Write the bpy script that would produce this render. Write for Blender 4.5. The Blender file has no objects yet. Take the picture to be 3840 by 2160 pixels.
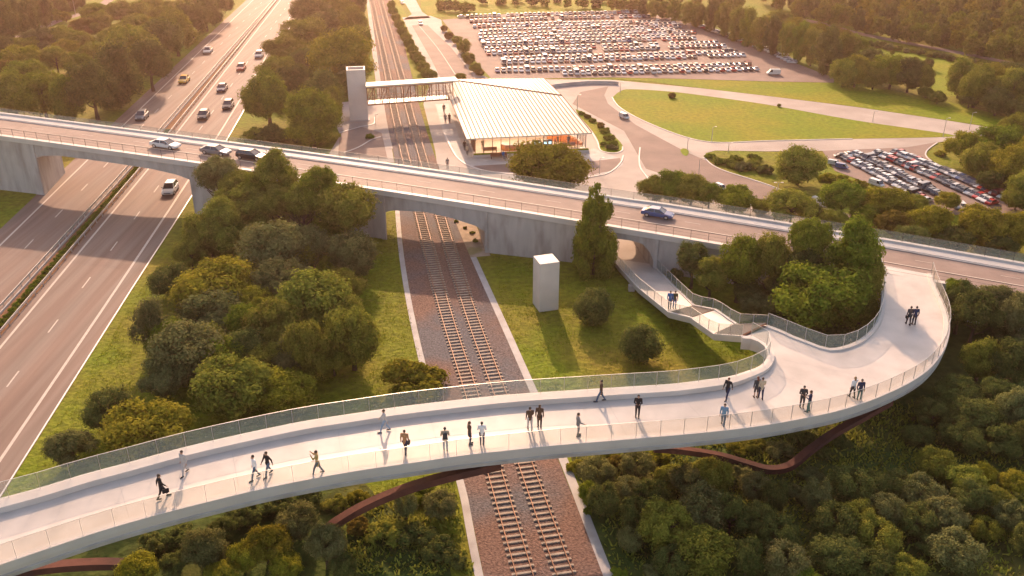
import bpy, bmesh, math, random
import numpy as np
from mathutils import Vector, Matrix
from mathutils.geometry import tessellate_polygon, delaunay_2d_cdt
random.seed(7); rng = np.random.default_rng(7)
R = math.radians
sc = bpy.context.scene
# ------------------------------------------------------------------ camera, world, sun, exposure
CAMH = 48.0; FPX = 3450.0; YH = -607.0
PITCH = math.atan((1080 - YH) / FPX)
cd = bpy.data.cameras.new('camera'); cam = bpy.data.objects.new('camera', cd)
sc.collection.objects.link(cam); sc.camera = cam
cam.location = (0, 0, CAMH); cam.rotation_euler = (math.pi / 2 - PITCH, 0, 0)
cd.sensor_width = 36; cd.lens = 36 * FPX / 3840; cd.clip_end = 5000; cd.clip_start = 0.5
SUN_EL = R(24.0); SUN_AZ = R(-7.0)       # azimuth measured from +Y towards +X
wd = bpy.data.worlds.new("World"); sc.world = wd; wd.use_nodes = True
nt = wd.node_tree; bg = nt.nodes['Background']
sky = nt.nodes.new('ShaderNodeTexSky'); sky.sky_type = 'NISHITA'; sky.sun_disc = False
sky.sun_elevation = SUN_EL; sky.sun_rotation = SUN_AZ; sky.dust_density = 2.0
tint = nt.nodes.new('ShaderNodeVectorMath'); tint.operation = 'MULTIPLY'; tint.inputs[1].default_value = (1.22, 1.0, .86)
nt.links.new(sky.outputs[0], tint.inputs[0]); nt.links.new(tint.outputs[0], bg.inputs[0]); bg.inputs[1].default_value = 0.15
sl = bpy.data.lights.new('sun', 'SUN'); sl.energy = 3.6; sl.angle = R(0.8); sl.color = (1.0, 0.65, 0.43)
so = bpy.data.objects.new('sun', sl); sc.collection.objects.link(so)
sdir = Vector((math.sin(SUN_AZ) * math.cos(SUN_EL), math.cos(SUN_AZ) * math.cos(SUN_EL), math.sin(SUN_EL)))
so.rotation_euler = sdir.to_track_quat('Z', 'Y').to_euler(); so.location = (0, 100, 150)
sc.view_settings.view_transform = 'Standard'; sc.view_settings.look = 'None'
sc.view_settings.exposure = 1.05; sc.view_settings.gamma = 1
sc.render.resolution_x = 1024; sc.render.resolution_y = 576

# ------------------------------------------------------------------ helpers
col = sc.collection
FW = Vector((0, math.cos(PITCH), -math.sin(PITCH))); UP = Vector((0, math.sin(PITCH), math.cos(PITCH)))
K = 3840 / 2576.0
def G(x, y, h=0.0):
    """photo position (2576 wide) of a point known to be at height h -> place in the world"""
    u = (x * K - 1920) / FPX; v = (1080 - y * K) / FPX
    d = FW + Vector((u, 0, 0)) + UP * v
    t = (h - CAMH) / d.z
    return Vector((d.x * t, d.y * t, h))
def SC(y, h=0.0):          # photo pixels (2576 wide) per metre there
    return (y * K - YH) * math.cos(PITCH) / (CAMH - h) / K
def EL(y): return PITCH + math.atan((y * K - 1080) / FPX)
def spl(pts, n=8):
    out = []; m = len(pts)
    P = [Vector(p) for p in pts]
    for i in range(m - 1):
        p0 = P[max(i - 1, 0)]; p1 = P[i]; p2 = P[i + 1]; p3 = P[min(i + 2, m - 1)]
        for k in range(n):
            t = k / n
            out.append(0.5 * ((2 * p1) + (p2 - p0) * t + (2 * p0 - 5 * p1 + 4 * p2 - p3) * t * t + (3 * p1 - p0 - 3 * p2 + p3) * t ** 3))
    out.append(P[-1]); return out
def resample(P, d):
    L = [0]
    for a, b in zip(P, P[1:]): L.append(L[-1] + (b - a).length)
    n = max(1, round(L[-1] / d)); out = []; j = 0
    for i in range(n + 1):
        s = L[-1] * i / n
        while j < len(L) - 2 and L[j + 1] < s: j += 1
        q = (s - L[j]) / max(L[j + 1] - L[j], 1e-9); out.append(P[j].lerp(P[j + 1], min(max(q, 0), 1)))
    return out
def offs(P, d):            # offset to the left of the direction of travel in plan
    out = []
    for i, p in enumerate(P):
        a = P[max(i - 1, 0)]; b = P[min(i + 1, len(P) - 1)]
        t = (b - a); t.z = 0; t.normalize(); out.append(p + Vector((-t.y, t.x, 0)) * d)
    return out
def ORD(n):
    a = ['', 'first', 'second', 'third', 'fourth', 'fifth', 'sixth', 'seventh', 'eighth', 'ninth', 'tenth', 'eleventh', 'twelfth', 'thirteenth', 'fourteenth', 'fifteenth', 'sixteenth', 'seventeenth', 'eighteenth', 'nineteenth', 'twentieth']
    if n <= 20: return a[n]
    tens = {2: 'twenty', 3: 'thirty', 4: 'forty', 5: 'fifty', 6: 'sixty', 7: 'seventy', 8: 'eighty', 9: 'ninety'}
    t, u = divmod(n, 10)
    return (tens[t] + '-' + a[u]) if u else tens[t][:-1] + 'ieth'
def tag(o, label=None, cat=None, group=None, kind=None):
    if label: o['label'] = label
    if cat: o['category'] = cat
    if group: o['group'] = group
    if kind: o['kind'] = kind
    return o
def empty(name, loc=(0, 0, 0), rz=0, **k):
    o = bpy.data.objects.new(name, None); col.objects.link(o); o.location = loc; o.rotation_euler = (0, 0, rz)
    o.empty_display_size = 0.3
    return tag(o, **k)
def lk(name, me, m=None, parent=None, loc=None):
    o = bpy.data.objects.new(name, me); col.objects.link(o)
    if parent: o.parent = parent
    if loc is not None: o.location = loc
    if m is not None:
        for mm in (m if isinstance(m, (list, tuple)) else [m]): me.materials.append(mm)
    return o
class MB:
    def __init__(s): s.v = []; s.f = []; s.mi = []
    def add(s, vs, fs, mi=0):
        n = len(s.v); s.v += [tuple(v) for v in vs]; s.f += [tuple(i + n for i in f) for f in fs]; s.mi += [mi] * len(fs); return s
    def box(s, x0, x1, y0, y1, z0, z1, mi=0, M=None):
        vs = [Vector(p) for p in ((x0, y0, z0), (x1, y0, z0), (x1, y1, z0), (x0, y1, z0), (x0, y0, z1), (x1, y0, z1), (x1, y1, z1), (x0, y1, z1))]
        if M: vs = [M @ v for v in vs]
        return s.add(vs, [(0, 3, 2, 1), (4, 5, 6, 7), (0, 1, 5, 4), (1, 2, 6, 5), (2, 3, 7, 6), (3, 0, 4, 7)], mi)
    def loft(s, rings, closed=True, caps=True, mi=0):
        n = len(rings[0]); vs = [p for r in rings for p in r]; fs = []
        for i in range(len(rings) - 1):
            for j in range(n if closed else n - 1):
                k = (j + 1) % n; fs.append((i * n + j, i * n + k, (i + 1) * n + k, (i + 1) * n + j))
        if caps and closed: fs.append(tuple(range(n))[::-1]); fs.append(tuple((len(rings) - 1) * n + j for j in range(n)))
        return s.add(vs, fs, mi)
    def tube(s, P, r, n=8, mi=0, caps=True):
        P = [Vector(p) for p in P]; rr = r if isinstance(r, (list, tuple)) else [r] * len(P); rings = []
        for i, p in enumerate(P):
            t = (P[min(i + 1, len(P) - 1)] - P[max(i - 1, 0)]).normalized()
            a = t.cross(Vector((0, 0, 1)) if abs(t.z) < .95 else Vector((0, 1, 0))).normalized(); b = a.cross(t)
            rings.append([p + (a * math.cos(2 * math.pi * k / n) + b * math.sin(2 * math.pi * k / n)) * rr[i] for k in range(n)])
        return s.loft(rings, mi=mi, caps=caps)
    def prof(s, P, sec, mi=0, side=1):     # sweep plan-aligned section [(across, up)] along P, across positive = left
        rings = []
        for i, p in enumerate(P):
            a = P[max(i - 1, 0)]; b = P[min(i + 1, len(P) - 1)]; t = b - a; t.z = 0; t.normalize(); nrm = Vector((-t.y, t.x, 0)) * side
            rings.append([p + nrm * q[0] + Vector((0, 0, q[1])) for q in sec])
        return s.loft(rings, mi=mi)
    def ico(s, c, r, sub=1, mi=0, sx=1, sy=1, sz=1):
        bm = bmesh.new(); bmesh.ops.create_icosphere(bm, subdivisions=sub, radius=r)
        s.add([(v.co.x * sx + c[0], v.co.y * sy + c[1], v.co.z * sz + c[2]) for v in bm.verts], [tuple(v.index for v in f.verts) for f in bm.faces], mi); bm.free(); return s
    def me(s, name, smooth=False, fix=True):
        m = bpy.data.meshes.new(name); m.from_pydata(s.v, [], s.f); m.polygons.foreach_set('material_index', s.mi)
        if fix:
            bm = bmesh.new(); bm.from_mesh(m); bmesh.ops.recalc_face_normals(bm, faces=bm.faces); bm.to_mesh(m); bm.free()
        if smooth: m.polygons.foreach_set('use_smooth', [True] * len(m.polygons))
        m.update(); return m
    def build(s, name, m, parent=None, smooth=False, loc=None): return lk(name, s.me(name, smooth), m, parent, loc)

# ------------------------------------------------------------------ materials
def N(nt, t, **k):
    n = nt.nodes.new(t)
    for a, b in k.items(): setattr(n, a, b)
    return n
def mat(name, c, rough=.8, var=.15, scale=1.0, bump=0.0, bscale=None, c2=None, c2scale=.1, c2mix=(.45, .6), metal=0, spec=.5, stretch=None, detail=4, obj=False):
    m = bpy.data.materials.new(name); m.use_nodes = True; nt = m.node_tree; b = nt.nodes['Principled BSDF']
    b.inputs['Roughness'].default_value = rough; b.inputs['Metallic'].default_value = metal; b.inputs['Specular IOR Level'].default_value = spec
    if obj: src = N(nt, 'ShaderNodeTexCoord').outputs['Object']
    else: src = N(nt, 'ShaderNodeNewGeometry').outputs['Position']
    mp = N(nt, 'ShaderNodeMapping'); nt.links.new(src, mp.inputs[0])
    if stretch: mp.inputs['Rotation'].default_value = (0, 0, stretch[0]); mp.inputs['Scale'].default_value = stretch[1]
    no = N(nt, 'ShaderNodeTexNoise'); no.inputs['Scale'].default_value = scale; no.inputs['Detail'].default_value = detail; nt.links.new(mp.outputs[0], no.inputs[0])
    cr = N(nt, 'ShaderNodeMapRange'); cr.inputs['From Min'].default_value = .3; cr.inputs['From Max'].default_value = .7; cr.inputs['To Min'].default_value = 1 - var; cr.inputs['To Max'].default_value = 1 + var
    nt.links.new(no.outputs[0], cr.inputs[0])
    base = N(nt, 'ShaderNodeMix', data_type='RGBA'); base.inputs['A'].default_value = (*c, 1); base.inputs['B'].default_value = (*(c2 or c), 1)
    if c2:
        n2 = N(nt, 'ShaderNodeTexNoise'); n2.inputs['Scale'].default_value = c2scale; n2.inputs['Detail'].default_value = 5; nt.links.new(src if not stretch else mp.outputs[0], n2.inputs[0])
        r2 = N(nt, 'ShaderNodeMapRange'); r2.inputs['From Min'].default_value = c2mix[0]; r2.inputs['From Max'].default_value = c2mix[1]; nt.links.new(n2.outputs[0], r2.inputs[0]); nt.links.new(r2.outputs[0], base.inputs['Factor'])
    else: base.inputs['Factor'].default_value = 0
    mul = N(nt, 'ShaderNodeVectorMath', operation='SCALE'); nt.links.new(base.outputs['Result'], mul.inputs[0]); nt.links.new(cr.outputs[0], mul.inputs['Scale'])
    nt.links.new(mul.outputs[0], b.inputs['Base Color'])
    if bump:
        nb = N(nt, 'ShaderNodeTexNoise'); nb.inputs['Scale'].default_value = bscale or scale; nb.inputs['Detail'].default_value = 3; nt.links.new(src, nb.inputs[0])
        bp = N(nt, 'ShaderNodeBump'); bp.inputs['Strength'].default_value = 1; bp.inputs['Distance'].default_value = bump; nt.links.new(nb.outputs[0], bp.inputs['Height']); nt.links.new(bp.outputs[0], b.inputs['Normal'])
    return m
HW = R(5.6)    # highway heading to the left of +Y
M = {}
M['grass'] = mat('grass', (.14, .18, .007), .9, .3, 1.3, .16, 2.2, c2=(.20, .165, .02), c2scale=.07, c2mix=(.4, .65), spec=.1, detail=8)
M['lawn'] = mat('lawn', (.16, .21, .006), .9, .24, 1.3, .12, 2.5, c2=(.23, .215, .012), c2scale=.05, c2mix=(.42, .62), spec=.1, detail=8)
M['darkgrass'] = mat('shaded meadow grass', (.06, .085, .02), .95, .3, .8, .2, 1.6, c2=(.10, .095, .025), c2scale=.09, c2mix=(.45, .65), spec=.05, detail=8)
M['asphalt'] = mat('asphalt', (.19, .122, .094), .8, .16, 1.0, 0.01, 20, c2=(.20, .15, .122), c2scale=.5, c2mix=(.4, .62), spec=.35, stretch=(HW, (1.1, .035, 1)))
M['asphalt2'] = mat('car park asphalt', (.20, .14, .118), .85, .15, .25, 0.01, 20, c2=(.235, .17, .14), c2scale=.05, spec=.3)
M['road'] = mat('bridge road asphalt', (.23, .165, .138), .8, .12, .5, 0.01, 20, c2=(.27, .20, .165), c2scale=.06, spec=.35)
M['conc'] = mat('concrete', (.42, .395, .375), .75, .12, .8, .01, 6, c2=(.34, .31, .29), c2scale=.35, c2mix=(.48, .7), spec=.3)
M['wallconc'] = mat('stained concrete', (.42, .395, .375), .8, .10, .8, .01, 5, c2=(.26, .23, .205), c2scale=.7, c2mix=(.46, .78), spec=.25, stretch=(0, (1.2, 1.2, .3)))
M['white'] = mat('pale concrete', (.56, .505, .46), .6, .07, .45, .006, 8, c2=(.52, .49, .47), c2scale=.16, c2mix=(.45, .7), spec=.4)
M['deck'] = mat('footbridge deck', (.54, .48, .43), .5, .09, .6, .004, 6, c2=(.45, .40, .355), c2scale=.22, c2mix=(.45, .72), spec=.4, detail=8)
M['pave'] = mat('forecourt paving', (.42, .36, .315), .85, .09, .25, .004, 8, c2=(.35, .295, .255), c2scale=.06, spec=.3)
M['sand'] = mat('sandy verge', (.40, .32, .24), .9, .18, .9, .02, 4, c2=(.27, .24, .12), c2scale=.25, c2mix=(.55, .62), spec=.1)
M['ballast'] = mat('ballast', (.185, .108, .080), .9, .5, 5, .08, 7, c2=(.12, .112, .118), c2scale=.08, c2mix=(.45, .6), spec=.2, detail=9)
M['sleeper'] = mat('sleeper', (.40, .325, .25), .9, .2, 2, .01, 8, spec=.2, obj=False)
M['rail'] = mat('rail steel', (.26, .12, .065), .6, .2, 3, metal=.2, spec=.35)
M['paint'] = mat('road paint', (.52, .455, .39), .7, .1, 3, spec=.2)
M['steel'] = mat('galvanised steel', (.52, .5, .48), .4, .1, 2, metal=.6)
M['tread'] = mat('stair tread', (.10, .046, .03), .9, .1, 2, spec=.1)
M['dark'] = mat('dark metal', (.05, .045, .042), .5, .1, 2, metal=.3)
M['corten'] = mat('weathered steel', (.12, .045, .032), .85, .25, 1.2, .01, 6, c2=(.075, .034, .028), c2scale=.3, spec=.2)
M['bark'] = mat('bark', (.10, .07, .048), .95, .3, 4, .03, 9, obj=True, spec=.1)
M['soil'] = mat('bare soil', (.20, .105, .055), .95, .25, 1.5, .02, 5, spec=.1)
M['roof'] = mat('standing seam roof', (.52, .48, .38), .6, .05, .5, spec=.5)
M['orange'] = mat('orange panel', (.62, .21, .05), .5, .12, 2, spec=.3)
M['wood'] = mat('timber', (.30, .13, .06), .6, .2, 3, spec=.3)
M['floor'] = mat('station floor', (.62, .50, .42), .4, .06, .6, spec=.5)
M['rubber'] = mat('tyre rubber', (.025, .025, .026), .8, .05, 5)
M['carglass'] = mat('car glass', (.03, .037, .045), .08, .05, 3, spec=.9)
M['lampglass'] = mat('lamp glass', (.72, .72, .70), .15, .05, 3)
M['redlamp'] = mat('red lamp glass', (.5, .02, .015), .2, .05, 3)
M['plastic'] = mat('black plastic', (.03, .03, .032), .5, .1, 3)
def glassmat(name, tint, alpha, rough=.05, dif=.5):
    m = bpy.data.materials.new(name); m.use_nodes = True; nt = m.node_tree; nt.nodes.remove(nt.nodes['Principled BSDF']); out = nt.nodes['Material Output']
    tr = N(nt, 'ShaderNodeBsdfTransparent'); tr.inputs[0].default_value = (*[.90 + .12 * t for t in tint], 1)
    df = N(nt, 'ShaderNodeBsdfDiffuse'); df.inputs[0].default_value = (*tint, 1)
    gl = N(nt, 'ShaderNodeBsdfGlossy'); gl.inputs['Roughness'].default_value = rough; gl.inputs[0].default_value = (.9, .95, .95, 1)
    m1 = N(nt, 'ShaderNodeMixShader'); m1.inputs[0].default_value = dif; nt.links.new(gl.outputs[0], m1.inputs[1]); nt.links.new(df.outputs[0], m1.inputs[2])
    no = N(nt, 'ShaderNodeTexNoise'); no.inputs['Scale'].default_value = .8
    mr = N(nt, 'ShaderNodeMapRange'); mr.inputs['To Min'].default_value = alpha * .95; mr.inputs['To Max'].default_value = alpha * 1.05; nt.links.new(no.outputs[0], mr.inputs[0])
    m2 = N(nt, 'ShaderNodeMixShader'); nt.links.new(mr.outputs[0], m2.inputs[0]); nt.links.new(tr.outputs[0], m2.inputs[1]); nt.links.new(m1.outputs[0], m2.inputs[2]); nt.links.new(m2.outputs[0], out.inputs[0])
    return m
M['glass'] = glassmat('balustrade glass', (.38, .48, .46), .16, dif=.75)
M['winglass'] = glassmat('window glass', (.30, .33, .33), .12, dif=.3)
def emit(name, c, s):
    m = bpy.data.materials.new(name); m.use_nodes = True; b = m.node_tree.nodes['Principled BSDF']
    b.inputs['Base Color'].default_value = (*c, 1); b.inputs['Emission Color'].default_value = (*c, 1); b.inputs['Emission Strength'].default_value = s; return m
M['striplight'] = emit('ceiling light', (1, .78, .55), 22)
M['screen'] = emit('screen', (.5, .8, .9), 1.2)
def leafmat(name, c, c2, trans=.32):
    m = bpy.data.materials.new(name); m.use_nodes = True; nt = m.node_tree; nt.nodes.remove(nt.nodes['Principled BSDF']); out = nt.nodes['Material Output']
    oi = N(nt, 'ShaderNodeObjectInfo'); tc = N(nt, 'ShaderNodeTexCoord')
    no = N(nt, 'ShaderNodeTexNoise'); no.inputs['Scale'].default_value = 2.2; no.inputs['Detail'].default_value = 3; nt.links.new(tc.outputs['Object'], no.inputs[0])
    ge = N(nt, 'ShaderNodeNewGeometry')
    a1 = N(nt, 'ShaderNodeMath', operation='MULTIPLY_ADD'); nt.links.new(ge.outputs['Random Per Island'], a1.inputs[0]); a1.inputs[1].default_value = .5; nt.links.new(no.outputs[0], a1.inputs[2])
    mr = N(nt, 'ShaderNodeMapRange'); mr.inputs['From Min'].default_value = .4; mr.inputs['From Max'].default_value = 1.15; nt.links.new(a1.outputs[0], mr.inputs[0])
    mx = N(nt, 'ShaderNodeMix', data_type='RGBA'); mx.inputs['A'].default_value = (*c, 1); mx.inputs['B'].default_value = (*c2, 1); nt.links.new(mr.outputs[0], mx.inputs['Factor'])
    hs = N(nt, 'ShaderNodeHueSaturation')
    h1 = N(nt, 'ShaderNodeMapRange'); h1.inputs['To Min'].default_value = .484; h1.inputs['To Max'].default_value = .506; nt.links.new(oi.outputs['Random'], h1.inputs[0]); nt.links.new(h1.outputs[0], hs.inputs['Hue'])
    m2 = N(nt, 'ShaderNodeMath', operation='MULTIPLY'); m2.inputs[1].default_value = 7.31; nt.links.new(oi.outputs['Random'], m2.inputs[0])
    fr = N(nt, 'ShaderNodeMath', operation='FRACT'); nt.links.new(m2.outputs[0], fr.inputs[0])
    v1 = N(nt, 'ShaderNodeMapRange'); v1.inputs['To Min'].default_value = .84; v1.inputs['To Max'].default_value = 1.2; nt.links.new(fr.outputs[0], v1.inputs[0]); nt.links.new(v1.outputs[0], hs.inputs['Value'])
    nt.links.new(mx.outputs['Result'], hs.inputs['Color'])
    df = N(nt, 'ShaderNodeBsdfDiffuse'); tl = N(nt, 'ShaderNodeBsdfTranslucent'); ms = N(nt, 'ShaderNodeMixShader'); ms.inputs[0].default_value = trans
    nt.links.new(hs.outputs[0], df.inputs[0]); nt.links.new(hs.outputs[0], tl.inputs[0]); nt.links.new(df.outputs[0], ms.inputs[1]); nt.links.new(tl.outputs[0], ms.inputs[2]); nt.links.new(ms.outputs[0], out.inputs[0])
    return m
LEAF = {'olive': leafmat('olive foliage', (.125, .15, .024), (.32, .31, .05)),
        'green': leafmat('green foliage', (.095, .14, .016), (.25, .28, .03)),
        'gold': leafmat('golden green foliage', (.145, .15, .016), (.34, .305, .035)),
        'rust': leafmat('rusty foliage', (.13, .105, .022), (.25, .185, .035)),
        'dark': leafmat('dark foliage', (.07, .092, .026), (.18, .19, .048)),
        'grey': leafmat('grey green foliage', (.10, .115, .04), (.25, .24, .085))}
TONE = {'olive': 'olive green', 'green': 'fresh green', 'gold': 'golden green', 'rust': 'rusty brown', 'dark': 'dark green', 'grey': 'grey green'}

# ------------------------------------------------------------------ flat ground sheets
def sheet_w(name, P, z, m, kind='structure'):
    P = [Vector((p[0], p[1], 0)) for p in P]; tri = tessellate_polygon([P])
    b = MB(); b.add([(p.x, p.y, z) for p in P], [t for t in tri])
    me = b.me(name, fix=False)
    if me.polygons[0].normal.z < 0: me.flip_normals()
    o = lk(name, me, m); o['kind'] = kind; return o
def sheet(name, pts, z, m, smooth=0, kind='structure'):
    W = [G(*p) for p in pts]
    if smooth: W = spl(W + [W[0]], smooth)[:-1]
    return sheet_w(name, W, z, m, kind)
def band(name, P, w0, w1, z, m, kind='structure', parent=None):     # strip between offsets w0 and w1 (left positive)
    A = offs(P, w0); B = offs(P, w1); b = MB(); n = len(P)
    b.add([(p.x, p.y, z) for p in A] + [(p.x, p.y, z) for p in B], [(i, i + 1, n + i + 1, n + i) for i in range(n - 1)])
    me = b.me(name, fix=False)
    if me.polygons[0].normal.z < 0: me.flip_normals()
    o = lk(name, me, m, parent)
    if not parent: o['kind'] = kind
    return o
def ext(P, a, b):           # extend a world polyline at both ends
    P = [Vector(p) for p in P]; d0 = (P[0] - P[1]).normalized(); d1 = (P[-1] - P[-2]).normalized()
    return [P[0] + d0 * a] + P + [P[-1] + d1 * b]
def line(pts, a=60, b=400, n=4): return spl(ext([G(*p) for p in pts], a, b), n)

g = MB(); g.add([(-1500, -300, 0), (1500, -300, 0), (1500, 2500, 0), (-1500, 2500, 0)], [(0, 1, 2, 3)]); g.build('ground', M['grass'])['kind'] = 'structure'
# rough meadow, its green painted darker for shade, lower right and under woods
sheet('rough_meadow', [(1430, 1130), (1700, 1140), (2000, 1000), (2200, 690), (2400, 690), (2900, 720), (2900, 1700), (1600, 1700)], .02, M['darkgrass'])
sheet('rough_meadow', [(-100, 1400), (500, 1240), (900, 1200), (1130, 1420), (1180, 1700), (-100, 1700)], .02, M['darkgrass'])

# ---- motorway
Ledge = line([(0, 577), (280, 314), (620, 0)]); Lw = line([(0, 618), (307, 319), (637, 0)]); Ld = line([(15, 674), (245, 438), (420, 252), (610, 56)])
Lr = line([(0, 773), (330, 411), (402, 327), (688, 0)]); Rl = line([(0, 876), (377, 421), (447, 332), (706, 0)])
Rd = line([(130, 826), (295, 609), (402, 464), (550, 260), (699, 48)]); Rw = line([(0, 1159), (295, 724), (471, 459), (602, 255), (755, 0)])
Redge = line([(0, 1256), (337, 722), (471, 514), (607, 292), (768, 0)])
def quadstrip(name, A, B, z, m):
    n = min(len(A), len(B)); A = resample(A, 12); B = resample(B, 12); n = min(len(A), len(B)); A = A[:n]; B = B[:n]
    b = MB(); b.add([(p.x, p.y, z) for p in A] + [(p.x, p.y, z) for p in B], [(i, i + 1, n + i + 1, n + i) for i in range(n - 1)]); me = b.me(name, fix=False)
    if me.polygons[0].normal.z < 0: me.flip_normals()
    o = lk(name, me, m); o['kind'] = 'structure'; return o
quadstrip('motorway', Ledge, Redge, .03, M['asphalt'])
for nm, P, w in (('lane_line', Lw, .13), ('lane_line', Lr, .10), ('lane_line', Rl, .14), ('lane_line', Rw, .15)): band(nm, P, -w, w, .045, M['paint'])
band('lane_line', offs(Redge, .12), -.07, .07, .045, M['steel'])
def dashes(P, L, gap, w, z, name='lane_dashes', m=None, off=0):
    Q = resample(P, 1.0); b = MB(); i = off
    while i + L < len(Q):
        p, q = Q[i], Q[i + L]; d = (q - p).normalized(); n = Vector((-d.y, d.x, 0)) * w
        b.add([(*(p - n)[:2], z), (*(q - n)[:2], z), (*(q + n)[:2], z), (*(p + n)[:2], z)], [(0, 1, 2, 3)]); i += L + gap
    o = b.build(name, m or M['paint']); o['kind'] = 'structure'; return o
dashes(Ld, 3, 8, .08, .045); dashes(Rd, 3, 8, .08, .045, off=4)
# central reservation
mid = [a.lerp(b, .5) for a, b in zip(resample(Lr, 10), resample(Rl, 10))]
quadstrip('median_strip', [p for p in offs(Lr, -.55)], [p for p in offs(Rl, 1.0)], .05, M['soil'])
def vis(p, lo=-60, hi=2640, top=-30):     # rough test: is this world point inside the photo?
    d = Vector(p) - Vector((0, 0, CAMH)); z = d.dot(FW)
    if z < 1: return False
    x = (1920 + FPX * d.x / z) / K; y = (1080 - FPX * d.dot(UP) / z) / K
    return lo < x < hi and top < y < 1500
def guard_rail(P, label):
    P = [p for p in resample(P, 2.5) if vis(p, -150)]
    e = empty('guard_rail', P[0], label=label, cat='guard rail', group='steel guard rails of the central reservation')
    Q = [p - P[0] for p in P]
    b = MB(); b.prof(Q, [(-.03, .48), (.05, .55), (-.02, .62), (.05, .70), (-.03, .78), (-.08, .78), (-.08, .48)]); b.build('beam', M['steel'], e)
    b2 = MB()
    for k, p in enumerate(Q):
        if k < 60: bb = MB().box(-.05, .05, -.05, .05, 0, .75); bb.build('post', M['steel'], e, loc=p)
        else: b2.box(p.x - .05, p.x + .05, p.y - .05, p.y + .05, 0, .75)
    if b2.v: b2.build('post', M['steel'], e)['kind'] = 'stuff'
guard_rail(offs(Lr, -.45), 'pale steel guard rail beside the left motorway carriageway')
guard_rail(offs(Rl, .95), 'steel guard rail beside the right carriageway and reservation hedge')
b = MB(); b.prof([p for p in resample(offs(Lr, -.8), 4) if vis(p, -150)], [(-.1, 0), (.1, 0), (.07, .3), (-.07, .3)]); tag(b.build('kerb_wall', M['conc']), 'low concrete kerb along the central reservation of the motorway', 'kerb')

# ---- railway
T1 = spl(ext([G(x / K, y / K) for x, y in ((1967, 2160), (1771, 1490), (1645, 1080), (1508, 540), (1474, 391), (1457, 298), (1393, 0))], 40, 200), 8)
T2 = spl(ext([G(x / K, y / K) for x, y in ((2118, 2160), (1879, 1490), (1733, 1080), (1570, 540), (1529, 391), (1508, 298), (1426, 0))], 40, 200), 8)
BL = spl(ext([G(*p) for p in ((1216, 1449), (1161, 1191), (1069, 909), (1016, 642), (994, 407), (966, 262), (930, 0))], 40, 200), 8)
BR = spl(ext([G(*p) for p in ((1517, 1449), (1402, 1148), (1288, 884), (1141, 547), (1103, 419), (1054, 262), (990, 0))], 40, 200), 8)
quadstrip('ballast_bed', BL, BR, .035, M['ballast'])
band('cable_duct_strip', [p for p in BL if p.y < G(1000, 500).y], 0, .62, .06, M['conc'])
band('cable_duct_strip', [p for p in BL if p.y > G(1000, 380).y], 0, 1.1, .06, M['pave'])
band('gravel_path', [p for p in BR if p.y < G(1000, 640).y], -.75, 0, .06, M['conc'])
band('gravel_path', [p for p in BR if G(1000, 660).y < p.y < G(1000, 440).y], -2.6, 0, .055, M['sand'])
GA = 0.595
slp = bpy.data.meshes.new('sleeper'); bb = MB(); bb.box(-.90, .90, -.095, .095, 0, .09); bb.box(-.78, -.62, -.09, .09, .09, .115); bb.box(.62, .78, -.09, .09, .09, .115); slp = bb.me('sleeper'); slp.materials.append(M['sleeper'])
for T, side in ((T1, 'left'), (T2, 'right')):
    P = resample(T, .67); V = [p for p in P if vis(p)]
    e = empty('railway_track', V[0], label=f'{side} of the two parallel railway tracks running through the cutting', cat='railway track', group='railway tracks')
    for s in (-1, 1):
        b = MB(); b.prof([p - V[0] for p in offs(T, s * GA)][::1], [(-.028, .1), (.028, .1), (.028, .23), (-.028, .23)]); b.build('rail', M['rail'], e)
    st = MB()
    for k, p in enumerate(V):
        i = P.index(p); d = P[min(i + 1, len(P) - 1)] - P[i - 1]; a = math.atan2(d.y, d.x) - math.pi / 2
        if k < 100:
            o = lk('sleeper', slp, None, e, p - V[0] + Vector((0, 0, .036))); o.rotation_euler.z = a
        else: st.box(-.90, .90, -.095, .095, .036, .12, M=Matrix.Translation(p - V[0]) @ Matrix.Rotation(a, 4, 'Z'))
    st.build('sleeper', M['sleeper'], e)['kind'] = 'stuff'

# ---- station surroundings, forecourt, loop road, car parks
sheet('forecourt_paving', [(1065, 262), (1085, 200), (1200, 196), (1380, 200), (1538, 201), (1760, 222), (1932, 242), (2222, 278), (2506, 323), (2500, 350), (2400, 352), (2282, 371), (2069, 380), (1932, 381), (1800, 379), (1772, 386), (1776, 400), (1813, 427), (1932, 467), (2075, 522), (2200, 580), (1900, 600), (1600, 570), (1288, 530), (1110, 500), (1095, 380)], .03, M['pave'])
sheet('tower_paving', [(820, 262), (928, 250), (966, 262), (984, 362), (992, 410), (820, 400), (856, 340)], .03, M['pave'])
sheet('tower_slip_road', [(856, 330), (905, 318), (960, 335), (975, 400), (850, 392)], .045, M['asphalt2'])
sheet('platform_path', [(1095, 262), (1128, 262), (1160, 360), (1185, 395), (1260, 408), (1470, 395), (1490, 372), (1560, 400), (1568, 415), (1540, 432), (1500, 440), (1300, 450), (1200, 428), (1150, 400), (1120, 350)], .045, M['conc'])
sheet('bus_lay_by', [(1190, 418), (1300, 412), (1500, 405), (1560, 398), (1563, 412), (1540, 430), (1490, 440), (1300, 436), (1220, 430)], .055, M['asphalt2'])
sheet('station_road', [(1460, 232), (1530, 218), (1520, 240), (1530, 262), (1600, 315), (1720, 380), (1880, 450), (2150, 545), (2090, 570), (1880, 500), (1700, 450), (1625, 425), (1570, 330), (1440, 262)], .045, M['asphalt2'], 0)
sheet('access_road', [(1036, 64), (1076, 64), (1135, 120), (1190, 190), (1196, 205), (1112, 205), (1085, 150)], .045, M['asphalt2'])
sheet('access_pavement', [(1012, 44), (1084, 40), (1110, 50), (1112, 62), (1205, 185), (1235, 200), (1090, 205), (1020, 62)], .03, M['pave'])
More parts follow.
